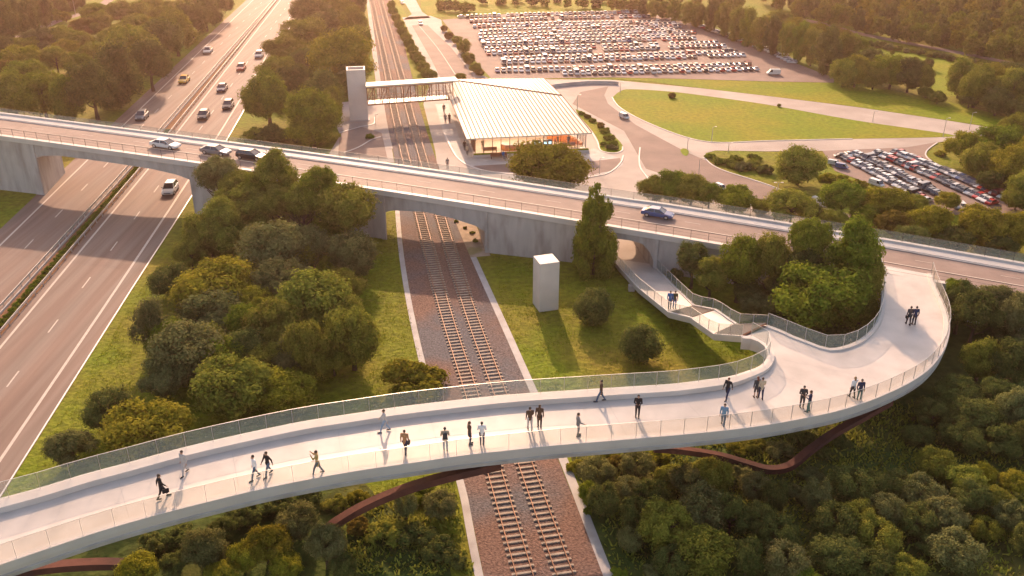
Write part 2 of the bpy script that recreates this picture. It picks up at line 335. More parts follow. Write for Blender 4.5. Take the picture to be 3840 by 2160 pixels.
sheet('side_road', [(1004, 0), (990, -30), (1060, -30), (1046, 0), (1062, 30), (1084, 45), (1014, 50), (1036, 36), (1020, 10)], .03, M['pave'])
sheet('railway_verge', [(975, 0), (1003, 0), (1036, 64), (1112, 200), (1060, 262), (1040, 197), (990, 40)], .025, M['lawn'])
sheet('car_park', [(1112, 50), (1288, 34), (1563, 26), (1620, 34), (1713, 48), (1932, 132), (2050, 178), (2100, 196), (2097, 208), (1932, 205), (1700, 198), (1538, 195), (1390, 197), (1240, 202), (1206, 165)], .035, M['asphalt2'])
sheet('second_car_park', [(2069, 380), (2282, 371), (2357, 358), (2335, 376), (2329, 392), (2357, 414), (2450, 458), (2576, 517), (2700, 560), (2576, 560), (2400, 540), (2100, 430)], .04, M['asphalt2'])
sheet('grass_island', [(1540, 246), (1560, 230), (1588, 225), (1688, 231), (1800, 245), (1932, 264), (2144, 302), (2300, 325), (2400, 341), (2350, 346), (2144, 350), (1932, 355), (1800, 359), (1713, 342), (1613, 302), (1558, 270)], .05, M['lawn'], 4)
sheet('grass_verge', [(1523, 197), (1700, 199), (1932, 207), (2100, 210), (2240, 228), (2400, 260), (2540, 297), (2496, 320), (2360, 300), (2144, 268), (1932, 242), (1760, 222), (1640, 206)], .05, M['lawn'])
sheet('hedge_island', [(1774, 388), (1800, 381), (1932, 382), (2069, 381), (2090, 430), (2110, 500), (2075, 522), (1932, 466), (1813, 427), (1780, 405)], .05, M['grass'])
sheet('shrub_bed', [(1448, 275), (1480, 290), (1530, 330), (1562, 360), (1566, 378), (1545, 384), (1512, 378), (1505, 355), (1490, 330), (1455, 290)], .06, M['lawn'], 4)
sheet('tiny_island', [(1711, 378), (1718, 374), (1728, 376), (1733, 384), (1727, 393), (1716, 388)], .06, M['lawn'], 3)
sheet('far_meadow', [(1056, -20), (1700, -20), (1620, 34), (1563, 26), (1288, 34), (1084, 44), (1060, 20)], .02, M['lawn'])
sheet('hillside_meadow', [(2205, 118), (2300, 128), (2420, 160), (2500, 185), (2440, 240), (2332, 245), (2300, 215), (2340, 180), (2260, 150)], .02, M['lawn'])
farroad = [G(*p) for p in ((1950, 36), (2060, 58), (2150, 82), (2300, 112), (2450, 140), (2600, 172), (2750, 210))]
band('far_road', spl(farroad, 6), -1.6, 1.6, .03, M['asphalt2'])
band('country_lane', spl([G(*p) for p in ((-60, 128), (25, 99), (80, 82), (140, 55), (212, 32), (260, 10), (300, -20))], 6), -1.6, 1.6, .03, M['asphalt2'])
def kerb(pts, label, w=.22, h=.12, closed=False, z=0):
    W = spl([G(*p) for p in pts], 6); b = MB(); b.prof(W, [(-w / 2, z), (w / 2, z), (w / 2, z + h), (-w / 2, z + h)])
    return tag(b.build('kerb', M['white']), label, 'kerb')
kerb([(1540, 246), (1558, 270), (1613, 302), (1713, 342), (1800, 359), (1932, 355), (2144, 350)], 'pale curved kerb along the lower edge of the big grass island')
kerb([(1568, 392), (1560, 412), (1530, 436), (1480, 447)], 'curved kerb round the paved bay behind the golden tree')
kerb([(1610, 372), (1608, 400), (1612, 425), (1635, 455)], 'thin kerb bending along the forecourt road')
kerb([(1774, 388), (1776, 402), (1813, 427), (1932, 466), (2075, 522)], 'long kerb below the hedge island by the slip road')
kerb([(2357, 360), (2333, 378), (2330, 394), (2357, 414), (2450, 458), (2576, 517)], 'kerb round the tree bank beside the second car park')
kerb([(1118, 335), (1135, 372), (1155, 402), (1195, 424), (1260, 436), (1330, 440)], 'curved kerb of the footway in front of the station')
kerb([(1566, 370), (1564, 380), (1545, 386), (1512, 380), (1503, 358), (1488, 332)], 'kerb round the shrub bed beside the station')
kerb([(856, 334), (905, 320), (940, 312), (943, 295)], 'kerb bending round the foot of the lift tower')
kerb([(865, 385), (900, 372), (935, 352), (958, 345)], 'kerb with a shrub patch below the lift tower')

# ---- parking bay markings
rows = [  # (polyline in photo, spacing D px ~, two rows?)
    dict(n='front row by the grass verge', p=[(1420, 188), (1600, 185), (1900, 177)]),
    dict(n='second row of the large car park', p=[(1251, 181), (1415, 178), (1600, 174), (1880, 166)]),
    dict(n='third row of the large car park', p=[(1268, 163), (1295, 160), (1608, 151), (1868, 142)]),
    dict(n='fourth row of the large car park', p=[(1272, 152), (1608, 142), (1850, 134)]),
    dict(n='r', p=[(1229, 138), (1295, 136), (1653, 125)]), dict(n='r', p=[(1688, 123), (1820, 119)]),
    dict(n='r', p=[(1224, 129), (1295, 127), (1650, 116)]), dict(n='r', p=[(1690, 114), (1800, 111)]),
    dict(n='r', p=[(1216, 117), (1288, 114), (1648, 103), (1745, 100)]), dict(n='r', p=[(1214, 109), (1288, 106), (1650, 95), (1740, 93)]),
    dict(n='r', p=[(1209, 101), (1288, 98), (1743, 84)]), dict(n='r', p=[(1208, 94), (1288, 90), (1700, 78)]),
    dict(n='r', p=[(1211, 85), (1288, 81), (1708, 70)]), dict(n='r', p=[(1270, 75), (1500, 68), (1695, 63)]),
    dict(n='r', p=[(1194, 70), (1288, 66), (1678, 57)]),
    dict(n='r', p=[(1186, 57), (1288, 53), (1372, 50)]), dict(n='r', p=[(1390, 49), (1630, 44)]),
    dict(n='r', p=[(1176, 45), (1288, 41), (1545, 35)]), dict(n='r', p=[(1556, 34), (1608, 32)])]
CARH = R(7) ; bay = 1.36
bm_ = MB(); dv = Vector((-math.sin(CARH), math.cos(CARH), 0))
for r in rows:
    W = resample(spl([G(*p) for p in r['p']], 6), bay); r['w'] = W
    for a, b in zip(W, W[1:]):
        c = (a + b) / 2; nn = Vector((dv.y, -dv.x, 0)) * .035
        p = c - dv * 1.25; q = c + dv * 1.25
        bm_.add([(*(p - nn)[:2], .05), (*(q - nn)[:2], .05), (*(q + nn)[:2], .05), (*(p + nn)[:2], .05)], [(0, 1, 2, 3)])
bm_.build('parking_bay_markings', M['paint'])['kind'] = 'structure'
band('lane_line', spl([G(*p) for p in ((1053, 64), (1100, 120), (1150, 195))], 5), -.07, .07, .06, M['paint'])

# ------------------------------------------------------------------ road bridge
hx = [(-400, 9.4), (0, 8.6), (94, 8.4), (471, 7.7), (965, 6.8), (1224, 6.3), (1650, 5.0), (2209, 4.25), (2576, 3.9), (3000, 3.6)]
def hd(x):
    for (a, ha), (b_, hb) in zip(hx, hx[1:]):
        if x <= b_: return ha + (hb - ha) * (x - a) / (b_ - a)
    return hx[-1][1]
near = [(-200, 318), (0, 343), (120, 360), (250, 376), (375, 392), (512, 412), (746, 442), (876, 463), (1019, 488), (1169, 516), (1288, 536), (1448, 560), (1548, 575), (1663, 594), (1830, 624), (2020, 653), (2209, 678), (2342, 700), (2576, 748), (2800, 800)]
far = [(-200, 262), (0, 283), (367, 327), (644, 370), (966, 411), (1288, 452), (1645, 503), (1932, 552), (2202, 594), (2576, 659), (2800, 700)]
def smoothx(pts, hf, n=10):   # smooth least squares through photo points, as world polyline with heights
    xs = np.array([p[0] for p in pts], float); ys = np.array([p[1] for p in pts], float)
    c = np.polyfit(xs / 1000, ys, 3); return lambda x: float(np.polyval(c, x / 1000))
ny = smoothx(near, hd); fy = smoothx(far, hd)
XS = list(range(-200, 2801, 25))
NE = [G(x, ny(x), hd(x)) for x in XS]; FE_ = [G(x, fy(x), hd(x) + .36) for x in range(-260, 2860, 25)]
def far_of(p):          # partner of a near-edge point on the far edge, along the shared heading
    d = Vector((-math.sin(R(8)), math.cos(R(8)), 0)); best = None
    for a, b_ in zip(FE_, FE_[1:]):
        # intersect p + t d with segment
        ex, ey = b_.x - a.x, b_.y - a.y; den = d.x * ey - d.y * ex
        if abs(den) < 1e-9: continue
        t = ((a.x - p.x) * ey - (a.y - p.y) * ex) / den; u = ((a.x - p.x) * d.y - (a.y - p.y) * d.x) / den
        if -1e-6 <= u <= 1 + 1e-6 and t > 0: best = Vector((p.x + d.x * t, p.y + d.y * t, p.z)); break
    return best or p + d * 12.5
def xy_at(x): return G(x, ny(x), hd(x))
# soffit depth under the deck, None = solid wall to the ground
opens = [([82, 100, 140, 200, 325, 375, 437, 471], [2.6, 2.2, 1.8, 1.75, 1.75, 1.8, 2.1, 2.6]),
         ([966, 985, 1069, 1139, 1194, 1219], [2.9, 2.5, 2.0, 2.3, 2.8, 3.4]),
         ([1500, 1508, 1525, 1555, 1588, 1618, 1638, 1649], [3.4, 2.4, 1.7, 1.42, 1.35, 1.5, 2.4, 3.6])]
stations = []
x = -200
edges = sorted([o[0][0] for o in opens] + [o[0][-1] for o in opens])
def dep(x):
    for xs, ds in opens:
        if xs[0] <= x <= xs[-1]: return float(np.interp(x, xs, ds))
    return None
allx = sorted(set(XS + [xx for o in opens for xx in np.linspace(o[0][0], o[0][-1], 22)]))
rings = []
def ring(x, zb):
    p = xy_at(x); q = far_of(p); return [Vector((p.x, p.y, p.z - .35)), Vector((q.x, q.y, p.z - .35)), Vector((q.x, q.y, zb)), Vector((p.x, p.y, zb))]
for x in allx:
    d = dep(x)
    if d is None: rings.append(ring(x, -.2))
    elif any(abs(x - o[0][0]) < 1e-6 for o in opens): rings += [ring(x, -.2), ring(x, xy_at(x).z - d)]
    elif any(abs(x - o[0][-1]) < 1e-6 for o in opens): rings += [ring(x, xy_at(x).z - d), ring(x, -.2)]
    else: rings.append(ring(x, xy_at(x).z - d))
org = xy_at(1000)
rb = empty('road_bridge', (org.x, org.y, 0), label='long concrete road bridge crossing over the motorway and the railway', cat='road bridge')
O = Vector((org.x, org.y, 0))
b = MB(); b.loft([[q - O for q in r] for r in rings]); b.build('bridge_wall', M['wallconc'], rb)
NEo = [p - O for p in NE]; FE = [far_of(p) - O for p in NE]
dk = MB(); dk.loft([[a + Vector((0, 0, -.35)), a + Vector((0, 0, -.02)), c + Vector((0, 0, -.02)), c + Vector((0, 0, -.35))] for a, c in zip(offs(NEo, .1), offs(FE, -.1))]); dk.build('carriageway', M['road'], rb)
b = MB(); b.prof(NEo, [(-.22, -.55), (-.22, .16), (.42, .16), (.42, -.03), (.1, -.35)]); b.build('edge_beam', M['white'], rb)
b = MB(); b.prof(FE, [(.25, -.6), (.25, .36), (-.30, .36), (-.32, .2), (-.42, -.01), (-.3, -.3)]); b.build('parapet', M['white'], rb)
b = MB(); b.prof(FE, [(-.41, .0), (-.41, .14), (-1.85, .14), (-1.9, .0)]); b.build('footway', M['white'], rb)
b = MB(); b.prof(FE, [(-2.06, -.01), (-2.06, .13), (-2.24, .11), (-2.24, -.01)]); b.build('kerb', M['dark'] if False else M['conc'], rb)
FEc = [p for p in FE]
o = band('edge_line', offs(FE, -2.75), -.07, .07, 0, M['paint'], parent=rb)
for i, v in enumerate(o.data.vertices): v.co.z = FE[i % len(FE)].z + .006     # drape over the sloping deck
o = band('edge_line', offs(NEo, 3.4), -.07, .07, 0, M['paint'], parent=rb)
for i, v in enumerate(o.data.vertices): v.co.z = NEo[i % len(NEo)].z + .006
mid_ = [a.lerp(c, .56) for a, c in zip(NEo, FE)]
b = MB(); Q = resample(mid_, 1.0); i = 0
while i + 2 < len(Q):
    p, q = Q[i], Q[i + 2]; n_ = Vector((0, .05, 0)); b.add([p - n_, q - n_, q + n_, p + n_], [(0, 1, 2, 3)]); i += 9
o = b.build('centre_dashes', M['paint'], rb, loc=(0, 0, .006))
# pilasters at the ends of the openings
for x0, x1 in ((471.5, 529), (955, 965.5), (1219.5, 1227), (1649.5, 1659), (60, 81.5)):
    p, q = xy_at(x0), xy_at(x1); d = (q - p).normalized(); n_ = Vector((d.y, -d.x, 0)) * .16; z = min(p.z, q.z) - .56
    b = MB(); A = [p + n_, q + n_, q - n_ * .5, p - n_ * .5]
    b.loft([[Vector((a.x, a.y, -.1)) - O for a in A], [Vector((a.x, a.y, z)) - O for a in A]]); b.build('pilaster', M['wallconc'], rb)
# near railing: thin dark posts and two wires
rl = MB(); path = [p for p in offs(NEo, .1)]
par = lk('railing', MB().prof([p + Vector((0, 0, 1.28)) for p in path], [(-.016, -.016), (.016, -.016), (.016, .016), (-.016, .016)]).me('railing'), M['dark'], rb)
pw = [p for p in resample(path, 2.1) if vis(p + O, -30, 2230)]
pm = MB().box(-.02, .02, -.02, .02, .1, 1.28).me('post'); pm.materials.append(M['dark'])
for p in pw: lk('post', pm, None, par, p)
def mesh_infill(): pass
wi = MB()
for hh in (.45, .85): wi.prof([p + Vector((0, 0, hh)) for p in path], [(-.008, -.008), (.008, -.008), (.008, .008), (-.008, .008)])
wi.build('wire', M['dark'], par)
# far glass fence: panels and posts
gpath = [p + Vector((0, 0, .36)) for p in offs(FE, -.05)]
gf = empty('glass_fence', (0, 0, 0)); gf.parent = rb
def fh(X): return .72 + .38 * min(max((X + 30) / 80, 0), 1)
gp = [p for p in resample(gpath, 3.0) if vis(p + O, -60, 2640)]
for a, c in zip(gp, gp[1:]):
    e = (c - a).normalized(); n_ = Vector((-e.y, e.x, 0)) * .012; a2 = a + e * .03; c2 = c - e * .03; u = Vector((0, 0, fh(a.x)))
    MB().loft([[a2 - n_, a2 + n_, a2 + n_ + u, a2 - n_ + u], [c2 - n_, c2 + n_, c2 + n_ + u, c2 - n_ + u]]).build('glass_panel', M['glass'], gf)
pm2 = MB().box(-.018, .018, -.02, .02, -.05, 1.0).me('post'); pm2.materials.append(M['dark'])
for p in gp: lk('post', pm2, None, gf, p).scale.z = fh(p.x) + .02
MB().prof([p + Vector((0, 0, fh(p.x) + .01)) for p in gp], [(-.012, -.012), (.012, -.012), (.012, .012), (-.012, .012)]).build('handrail', M['dark'], gf)

# ------------------------------------------------------------------ footbridge
XA = G(1400, 1050, 7).x; XB = G(2342, 800, 4.5).x
def hw(X):
    t = min(max((X - XA) / (XB - XA), 0), 1); t = t * t * (3 - 2 * t); return 7.0 - 2.65 * t
def F(x, y, dz=0):
    h = 7.0
    for _ in range(12): h = hw(G(x, y, h + dz).x)
    return G(x, y, h + dz)
outer = [(-220, 1500), (-100, 1455), (0, 1421), (130, 1377), (267, 1332), (401, 1294), (530, 1261), (660, 1230), (783, 1205), (908, 1183), (1034, 1165), (1156, 1147), (1280, 1133), (1403, 1120), (1525, 1110), (1643, 1100), (1755, 1090), (1858, 1079), (1948, 1066), (2029, 1051), (2106, 1034), (2176, 1012), (2237, 987), (2287, 962), (2327, 935), (2356, 904), (2374, 874), (2384, 840), (2384, 806), (2375, 775), (2362, 745), (2349, 715), (2342, 690)]
farE = [(-220, 1310), (-100, 1284), (0, 1257), (101, 1230), (216, 1195), (329, 1165), (445, 1133), (554, 1107), (663, 1083), (773, 1061), (891, 1043), (1006, 1026), (1150, 1009), (1288, 995), (1463, 983), (1570, 976), (1682, 969), (1760, 960), (1832, 949), (1880, 939), (1913, 925), (1930, 908), (1936, 890), (1930, 872), (1914, 858), (1892, 849), (1866, 847)]
loopE = [(1929, 822), (1962, 834), (1994, 849), (2029, 862), (2062, 875), (2092, 881), (2122, 876), (2157, 863), (2187, 841), (2207, 814), (2217, 784), (2221, 744), (2217, 704), (2209, 664)]
WO = resample(spl([F(*p) for p in outer], 6), .9); WF = resample(spl([F(p[0], p[1], .44 if p[0] < 1860 else .2) - Vector((0, 0, .44 if p[0] < 1860 else .2)) for p in farE], 6), .9); WL = resample(spl([F(*p) for p in loopE], 6), .9)
FO = Vector((G(1000, 1100, 0).x, G(1000, 1100, 0).y, 0))
fb = empty('footbridge', FO, label='broad pale footbridge sweeping across the foreground and looping up to the road bridge', cat='footbridge')
loopv = WO + WL[::-1] + WF[::-1]          # outer -> landing -> back along loop -> ramp mouth -> far edge back to the left
b2 = [Vector((p.x, p.y)) for p in loopv]; nb = len(b2)
xs_ = [p.x for p in b2]; ys_ = [p.y for p in b2]; inner = []
def inside(px, py, poly):
    c = False; j = len(poly) - 1
    for i in range(len(poly)):
        a, d = poly[i], poly[j]
        if (a.y > py) != (d.y > py) and px < (d.x - a.x) * (py - a.y) / (d.y - a.y) + a.x: c = not c
        j = i
    return c
gx = min(xs_)
while gx < max(xs_):
    gy = min(ys_)
    while gy < max(ys_):
        q = Vector((gx, gy))
        if inside(gx, gy, b2) and min((q - s).length for s in b2) > .9: inner.append(q)
        gy += 2.0
    gx += 2.0
vco, ed, fc, *_ = delaunay_2d_cdt(b2 + inner, [(i, (i + 1) % nb) for i in range(nb)], [list(range(nb))], 1, 1e-5)
top = [Vector((v.x, v.y, hw(v.x))) - FO for v in vco]
dm = MB(); dm.add(top, [tuple(f) for f in fc]); me = dm.me('deck', smooth=True, fix=False)
if sum(p.normal.z for p in me.polygons) < 0: me.flip_normals()
lk('deck', me, M['deck'], fb)
LP = [Vector((p.x, p.y, hw(p.x))) - FO for p in loopv]
TH = 1.15
so_ = MB(); so_.add([v - Vector((0, 0, TH)) for v in top], [tuple(f)[::-1] for f in fc]); so_.build('soffit', M['conc'], fb)
fs = MB()
for P in (LP[:len(WO)], LP[len(WO):len(WO) + len(WL)], LP[len(WO) + len(WL):]):
    n = len(P); up = [p + Vector((0, 0, -.008)) for p in P]; dn = [p - Vector((0, 0, TH)) for p in P]; fs.add(up + dn, [(i, i + 1, n + i + 1, n + i) for i in range(n - 1)])
fs.build('fascia', M['white'], fb)
WOo = [p - FO for p in WO]; WFo = [p - FO for p in WF]; WLo = [p - FO for p in WL]
MB().prof(WOo, [(-.16, -.42), (-.16, .12), (.40, .12), (.42, .004), (.0, -.3)]).build('edge_beam', M['white'], fb)
MB().prof(WOo, [(-.05, -1.17), (-.09, -.86), (-.02, -.80), (.1, -.9), (.1, -1.17)]).build('lower_lip', M['conc'], fb)
MB().prof(WLo, [(.16, -.42), (.16, .14), (-.28, .14), (-.30, .004), (-.0, -.3)], side=1).build('edge_beam', M['white'], fb)
# raised plinth along the far edge, tapering out round the bend
k0 = len(WFo) - 16
rings = []
for i, p in enumerate(WFo):
    a = WFo[max(i - 1, 0)]; c = WFo[min(i + 1, len(WFo) - 1)]; t = c - a; t.z = 0; t.normalize(); n_ = Vector((t.y, -t.x, 0))
    q = 1 if i < k0 else max(.0, 1 - (i - k0) / 12); w = .35 + .62 * q; h = .14 + .32 * q
    rings.append([p + n_ * d + Vector((0, 0, z)) for d, z in ((-.16, -.42), (-.16, h), (w, h), (w + .03, .004), (.1, -.3))])
MB().loft(rings).build('plinth', M['white'], fb)
def balustrade(path, z0, hgt, step, parent, name='balustrade', glass=None, pr=.016):
    P = [p + Vector((0, 0, z0)) for p in resample(path, step)]
    e = MB().prof([p + Vector((0, 0, hgt)) for p in P], [(-.013, -.013), (.013, -.013), (.013, .013), (-.013, .013)]).build(name, M['steel'], parent)
    pm = MB().box(-pr, pr, -.03, .03, -.15, hgt).me('post'); pm.materials.append(M['steel'])
    for i, (a, c) in enumerate(zip(P, P[1:])):
        e_ = c - a; e_.normalize(); n_ = Vector((-e_.y, e_.x, 0)).normalized() * .012; a2 = a + e_ * .04; c2 = c - e_ * .04; u = Vector((0, 0, hgt - .03))
        MB().loft([[a2 - n_, a2 + n_, a2 + n_ + u, a2 - n_ + u], [c2 - n_, c2 + n_, c2 + n_ + u, c2 - n_ + u]]).build('glass_panel', glass or M['glass'], e)
    for i, p in enumerate(P):
        d = P[min(i + 1, len(P) - 1)] - P[max(i - 1, 0)]; o = lk('post', pm, None, e, p); o.rotation_euler.z = math.atan2(d.y, d.x)
    return e
M['glassw'] = glassmat('clear balustrade glass', (.46, .44, .37), .13, dif=.75)
balustrade([p for p in offs(WOo, .02) if vis(p + FO, -160)], .10, 1.38, 1.95, fb, glass=M['glassw'])
balustrade([p for p in offs(WFo[:-1], .02) if vis(p + FO, -160)], .14 + .31, 1.36, 1.95, fb)
balustrade(offs(WLo, .0), .14, 1.35, 1.95, fb)
jm = MB()
for i in range(14, len(WOo) - 30, 8):
    p = WOo[i]; q = min(WFo, key=lambda v: (v.xy - p.xy).length); d = (q - p); L_ = d.length
    if L_ > 14: continue
    d.normalize(); n_ = Vector((-d.y, d.x, 0)).normalized() * .012; u = Vector((0, 0, .005)); P = [p + d * .5, p + d * (L_ - 1.3)]
    m_ = 8; A = [P[0].lerp(P[1], k / m_) for k in range(m_ + 1)]
    for a in A: a.z = hw(a.x + FO.x) + .005
    for a, c in zip(A, A[1:]): jm.add([a - n_, c - n_, c + n_, a + n_], [(0, 1, 2, 3)])
jm.build('deck_joints', M['conc'], fb)
# ramp and stairs
ra = [(1538, 650, .35), (1605, 724, 1.3), (1683, 787, 2.3), (1737, 800, 3.3), (1797, 842, 4.0), (1866, 847, None)]
rc = [(1640, 664, .35), (1698, 724, 1.3), (1745, 769, 2.3), (1800, 780, 3.3), (1853, 817, 4.0), (1929, 822, None)]
RA = [(G(x, y, h) if h is not None else F(x, y)) - FO for x, y, h in ra]; RC = [(G(x, y, h) if h is not None else F(x, y)) - FO for x, y, h in rc]
rp = MB()
for i in range(5):
    a, c, d, e = RA[i], RC[i], RC[i + 1], RA[i + 1]; dz = Vector((0, 0, -.55))
    if i in (2, 4):
        st = MB(); n = 10
        for k in range(n):
            p0 = a.lerp(e, k / n); p1 = a.lerp(e, (k + 1) / n); q0 = c.lerp(d, k / n); q1 = c.lerp(d, (k + 1) / n); z = p1.z
            z0 = p0.z
            st.add([(p0.x, p0.y, z), (q0.x, q0.y, z), (q1.x, q1.y, z), (p1.x, p1.y, z), (p0.x, p0.y, z0), (q0.x, q0.y, z0)], [(0, 1, 2, 3), (0, 4, 5, 1)], 0 if k % 1 == 0 else 1)
            st.add([(p0.x, p0.y, z + .004), (q0.x, q0.y, z + .004), (p0.lerp(p1, .42).x, p0.lerp(p1, .42).y, z + .004), (q0.lerp(q1, .42).x, q0.lerp(q1, .42).y, z + .004)], [(0, 1, 3, 2)], 1)
        st.build('stairs', [M['tread'], M['dark']], fb)
        rp.loft([[a + dz, c + dz, c + dz * .15, a + dz * .15], [e + dz, d + dz, d + dz * .15, e + dz * .15]])
    else: rp.loft([[a + dz, c + dz, c, a], [e + dz, d + dz, d, e]])
rp.build('ramp', M['deck'], fb)
for P, s in ((RA, 1), (RC, -1)):
    MB().prof(P, [(0.02 * s, -.62), (.14 * s, -.60), (.14 * s, .12), (-.12 * s, .12), (-.12 * s, -.02)]).build('edge_beam', M['white'], fb)
balustrade(RA[:], .12, 1.15, 1.9, fb); balustrade(RC[:], .12, 1.15, 1.9, fb)
for (x, y, h) in ((1590, 712, 1.1),):
    p = G(x, y, h * .0 + h) - FO; MB().box(p.x - .35, p.x + .35, p.y - .1, p.y + .6, 0, h - .4).build('support_block', M['conc'], fb)
# support columns of the footbridge (hidden side) and soffit
# path through the underpass
sheet('underpass_path', [(1500, 645), (1538, 656), (1640, 672), (1630, 620), (1605, 560), (1590, 500), (1480, 490), (1490, 600)], .065, M['pave'])
# rust red ribs below the deck
def rib(pts, label, w=.75, d=.55):
    W = spl([G(*p) for p in pts], 8); b0 = W[0].copy(); b0.z = 0
    b = MB(); b.prof([p - b0 for p in W], [(-w / 2, 0), (w / 2, 0), (w / 2, -d), (w * .3, -d), (w * .3, -.08), (-w * .3, -.08), (-w * .3, -d), (-w / 2, -d)])
    e = empty('steel_rib', b0, label=label, cat='steel rib', group='rust red steel ribs under the footbridge'); b.build('girder', M['corten'], e)
    MB().prof([p - b0 for p in W], [(-w / 2 - .05, .0), (-w / 2 - .05, .09), (-w / 2 + .06, .09), (-w / 2 + .06, .0)]).build('flange', M['corten'], e)
rib([(790, 1352, .3), (850, 1305, 1.4), (930, 1260, 2.6), (1030, 1220, 3.9), (1140, 1188, 5.0), (1260, 1160, 5.8)], 'rust red steel rib rising from the trees to the footbridge left of the tracks', .8, .55)
rib([(1640, 1122, 4.2), (1720, 1128, 2.8), (1810, 1142, 1.6), (1880, 1162, .9), (1935, 1176, .6), (1985, 1168, .8), (2035, 1130, 1.5), (2090, 1090, 2.3), (2160, 1050, 3.0), (2240, 1005, 3.5)], 'rust red steel rib dipping and bending under the footbridge loop', .7, .45)
rib([(-60, 1470, .6), (60, 1432, 1.0), (150, 1418, 1.2), (260, 1412, 1.0), (330, 1415, .6)], 'dark rust steel rib in the bottom left corner under the footbridge', .8, .5)

# ------------------------------------------------------------------ pillar, station, tower
pa = G(1357, 786); pb = G(1405, 779); d = (pb - pa); wv = d.normalized(); L = d.length; dp = Vector((-wv.y, wv.x, 0))
o = MB(); A = [Vector((0, 0, 0)), wv * L, wv * L + dp * 2.4, dp * 2.4]
o.loft([[a for a in A], [a + Vector((0, 0, 5.95)) for a in A]])
o = lk('concrete_pillar', o.me('concrete_pillar'), M['white'], None, pa); tag(o, 'tall square concrete pillar standing alone on the lawn', 'pillar')
bev = o.modifiers.new('b', 'BEVEL'); bev.width = .03
# tower
ta = G(881, 305); tb = G(927, 303); d = tb - ta; wv = d.normalized(); L = d.length; dp = Vector((-wv.y, wv.x, 0)); HT = 9.6; t_ = .28
tw = empty('lift_tower', ta, label='square concrete lift tower with an open top beside the railway', cat='tower')
def obox(a, w, l, dd, z0, z1, u=None, v=None): A = [a, a + u * w, a + u * w + v * dd, a + v * dd]; return [[p + Vector((0, 0, z0)) for p in A], [p + Vector((0, 0, z1)) for p in A]]
b = MB(); Z = Vector((0, 0, 0)); D_ = 3.0
for (a, w, dd) in ((Z, L, t_), (dp * (D_ - t_), L, t_), (dp * t_, t_, D_ - 2 * t_), (wv * (L - t_) + dp * t_, t_, D_ - 2 * t_)): b.loft(obox(a, w, 0, dd, 0, HT, wv, dp))
b.build('shaft', M['white'], tw); b = MB(); b.loft(obox(wv * t_ + dp * t_, L - 2 * t_, 0, D_ - 2 * t_, HT - 1.2, HT - 1.1, wv, dp)); b.build('roof', M['asphalt2'], tw)
b = MB(); b.loft(obox(wv * -.3 + dp * -.5, L + .6, 0, D_ + .8, 0, .15, wv, dp)); b.build('plinth', M['conc'], tw)
# skybridge
s0 = G(925, 262, 3.6); s1 = G(1140, 247, 3.6); sk = empty('glazed_skybridge', s0, label='glazed steel skybridge crossing the railway from tower to station', cat='skybridge')
d = s1 - s0; Ls = d.length; wv = d.normalized(); dp = Vector((-wv.y, wv.x, 0)); Ds = 2.6; Hs = 3.1
MB().loft(obox(Z, Ls, 0, Ds, -.25, 0, wv, dp)).build('floor', M['floor'], sk)
for z_, y_ in ((-.28, -.06), (Hs - .2, -.06), (-.28, Ds), (Hs - .2, Ds)): MB().loft(obox(dp * y_, Ls, 0, .06, z_, z_ + .2, wv, dp)).build('beam', M['wood'], sk)
MB().loft(obox(wv * -.1 + dp * -.25, Ls + 1.2, 0, Ds + .5, Hs, Hs + .28, wv, dp)).build('roof', M['roof'], sk)
nn = 12
for side in (0, Ds):
    for k in range(nn + 1):
        p = wv * (Ls * k / nn) + dp * side; MB().tube([p, p + Vector((0, 0, Hs))], .085, 6).build('mullion', M['wood'], sk)
    for k in range(nn):
        p = wv * (Ls * k / nn) + dp * side; q = wv * (Ls * (k + 1) / nn) + dp * side; n_ = dp * .01
        MB().loft([[p - n_, p + n_, p + n_ + Vector((0, 0, Hs)), p - n_ + Vector((0, 0, Hs))], [q - n_, q + n_, q + n_ + Vector((0, 0, Hs)), q - n_ + Vector((0, 0, Hs))]]).build('window', M['winglass'], sk)
        if k in (0, 2, 5, 8): MB().tube([p + Vector((0, 0, .05)), q + Vector((0, 0, Hs - .05))], .06, 5).build('brace', M['wood'], sk)
    MB().tube([dp * side + Vector((0, 0, 1.0)), dp * side + wv * Ls + Vector((0, 0, 1.0))], .04, 6).build('rail', M['wood'], sk)
# station
HE = 3.6
c1 = G(1173, 349, HE); c2 = G(1489, 334, HE); c3 = G(1413, 240, 5.3); c4 = G(1368, 197, 4.6); c5 = G(1150, 203, 5.3); c6 = G(1117, 213, 4.2)
SO = Vector((c1.x, c1.y, 0)); stn = empty('station_building', SO, label='glass walled station with a pale folded standing seam roof', cat='station')
def slab(pts, t, name, m):
    P = [p - SO for p in pts]; b = MB(); b.loft([[p - Vector((0, 0, t)) for p in P], P]); return b.build(name, m, stn)
rs = []
for k in range(30):
    t = k / 29; a = c1.lerp(c2, t) - SO; q = (c6.lerp(c5, t / .13) if t < .13 else c5.lerp(c3, (t - .13) / .87)) - SO; u_ = Vector((0, 0, .2)); rs.append([a - u_, a, q, q - u_])
MB().loft(rs).build('roof', M['roof'], stn); slab([c5 + Vector((0, .1, -.01)), c3 + Vector((0, .1, -.01)), c4, c4.lerp(G(1130, 199, 4.6), 1.0)], .2, 'roof', M['roof'])
seams = MB()
for k in range(30):   # one rib per panel joint
    t = k / 29; a = c1.lerp(c2, t)
    q = (c6.lerp(c5, t / .13) if t < .13 else c5.lerp(c3, (t - .13) / .87)); a = a - SO + Vector((0, 0, .05)); q = q - SO + Vector((0, 0, .05))
    seams.tube([a, q], .075, 4)
    if t > .13:
        q2 = G(1130, 199, 4.6).lerp(c4, (t - .13) / .87) - SO + Vector((0, 0, .05)); seams.tube([q, q2], .06, 4)
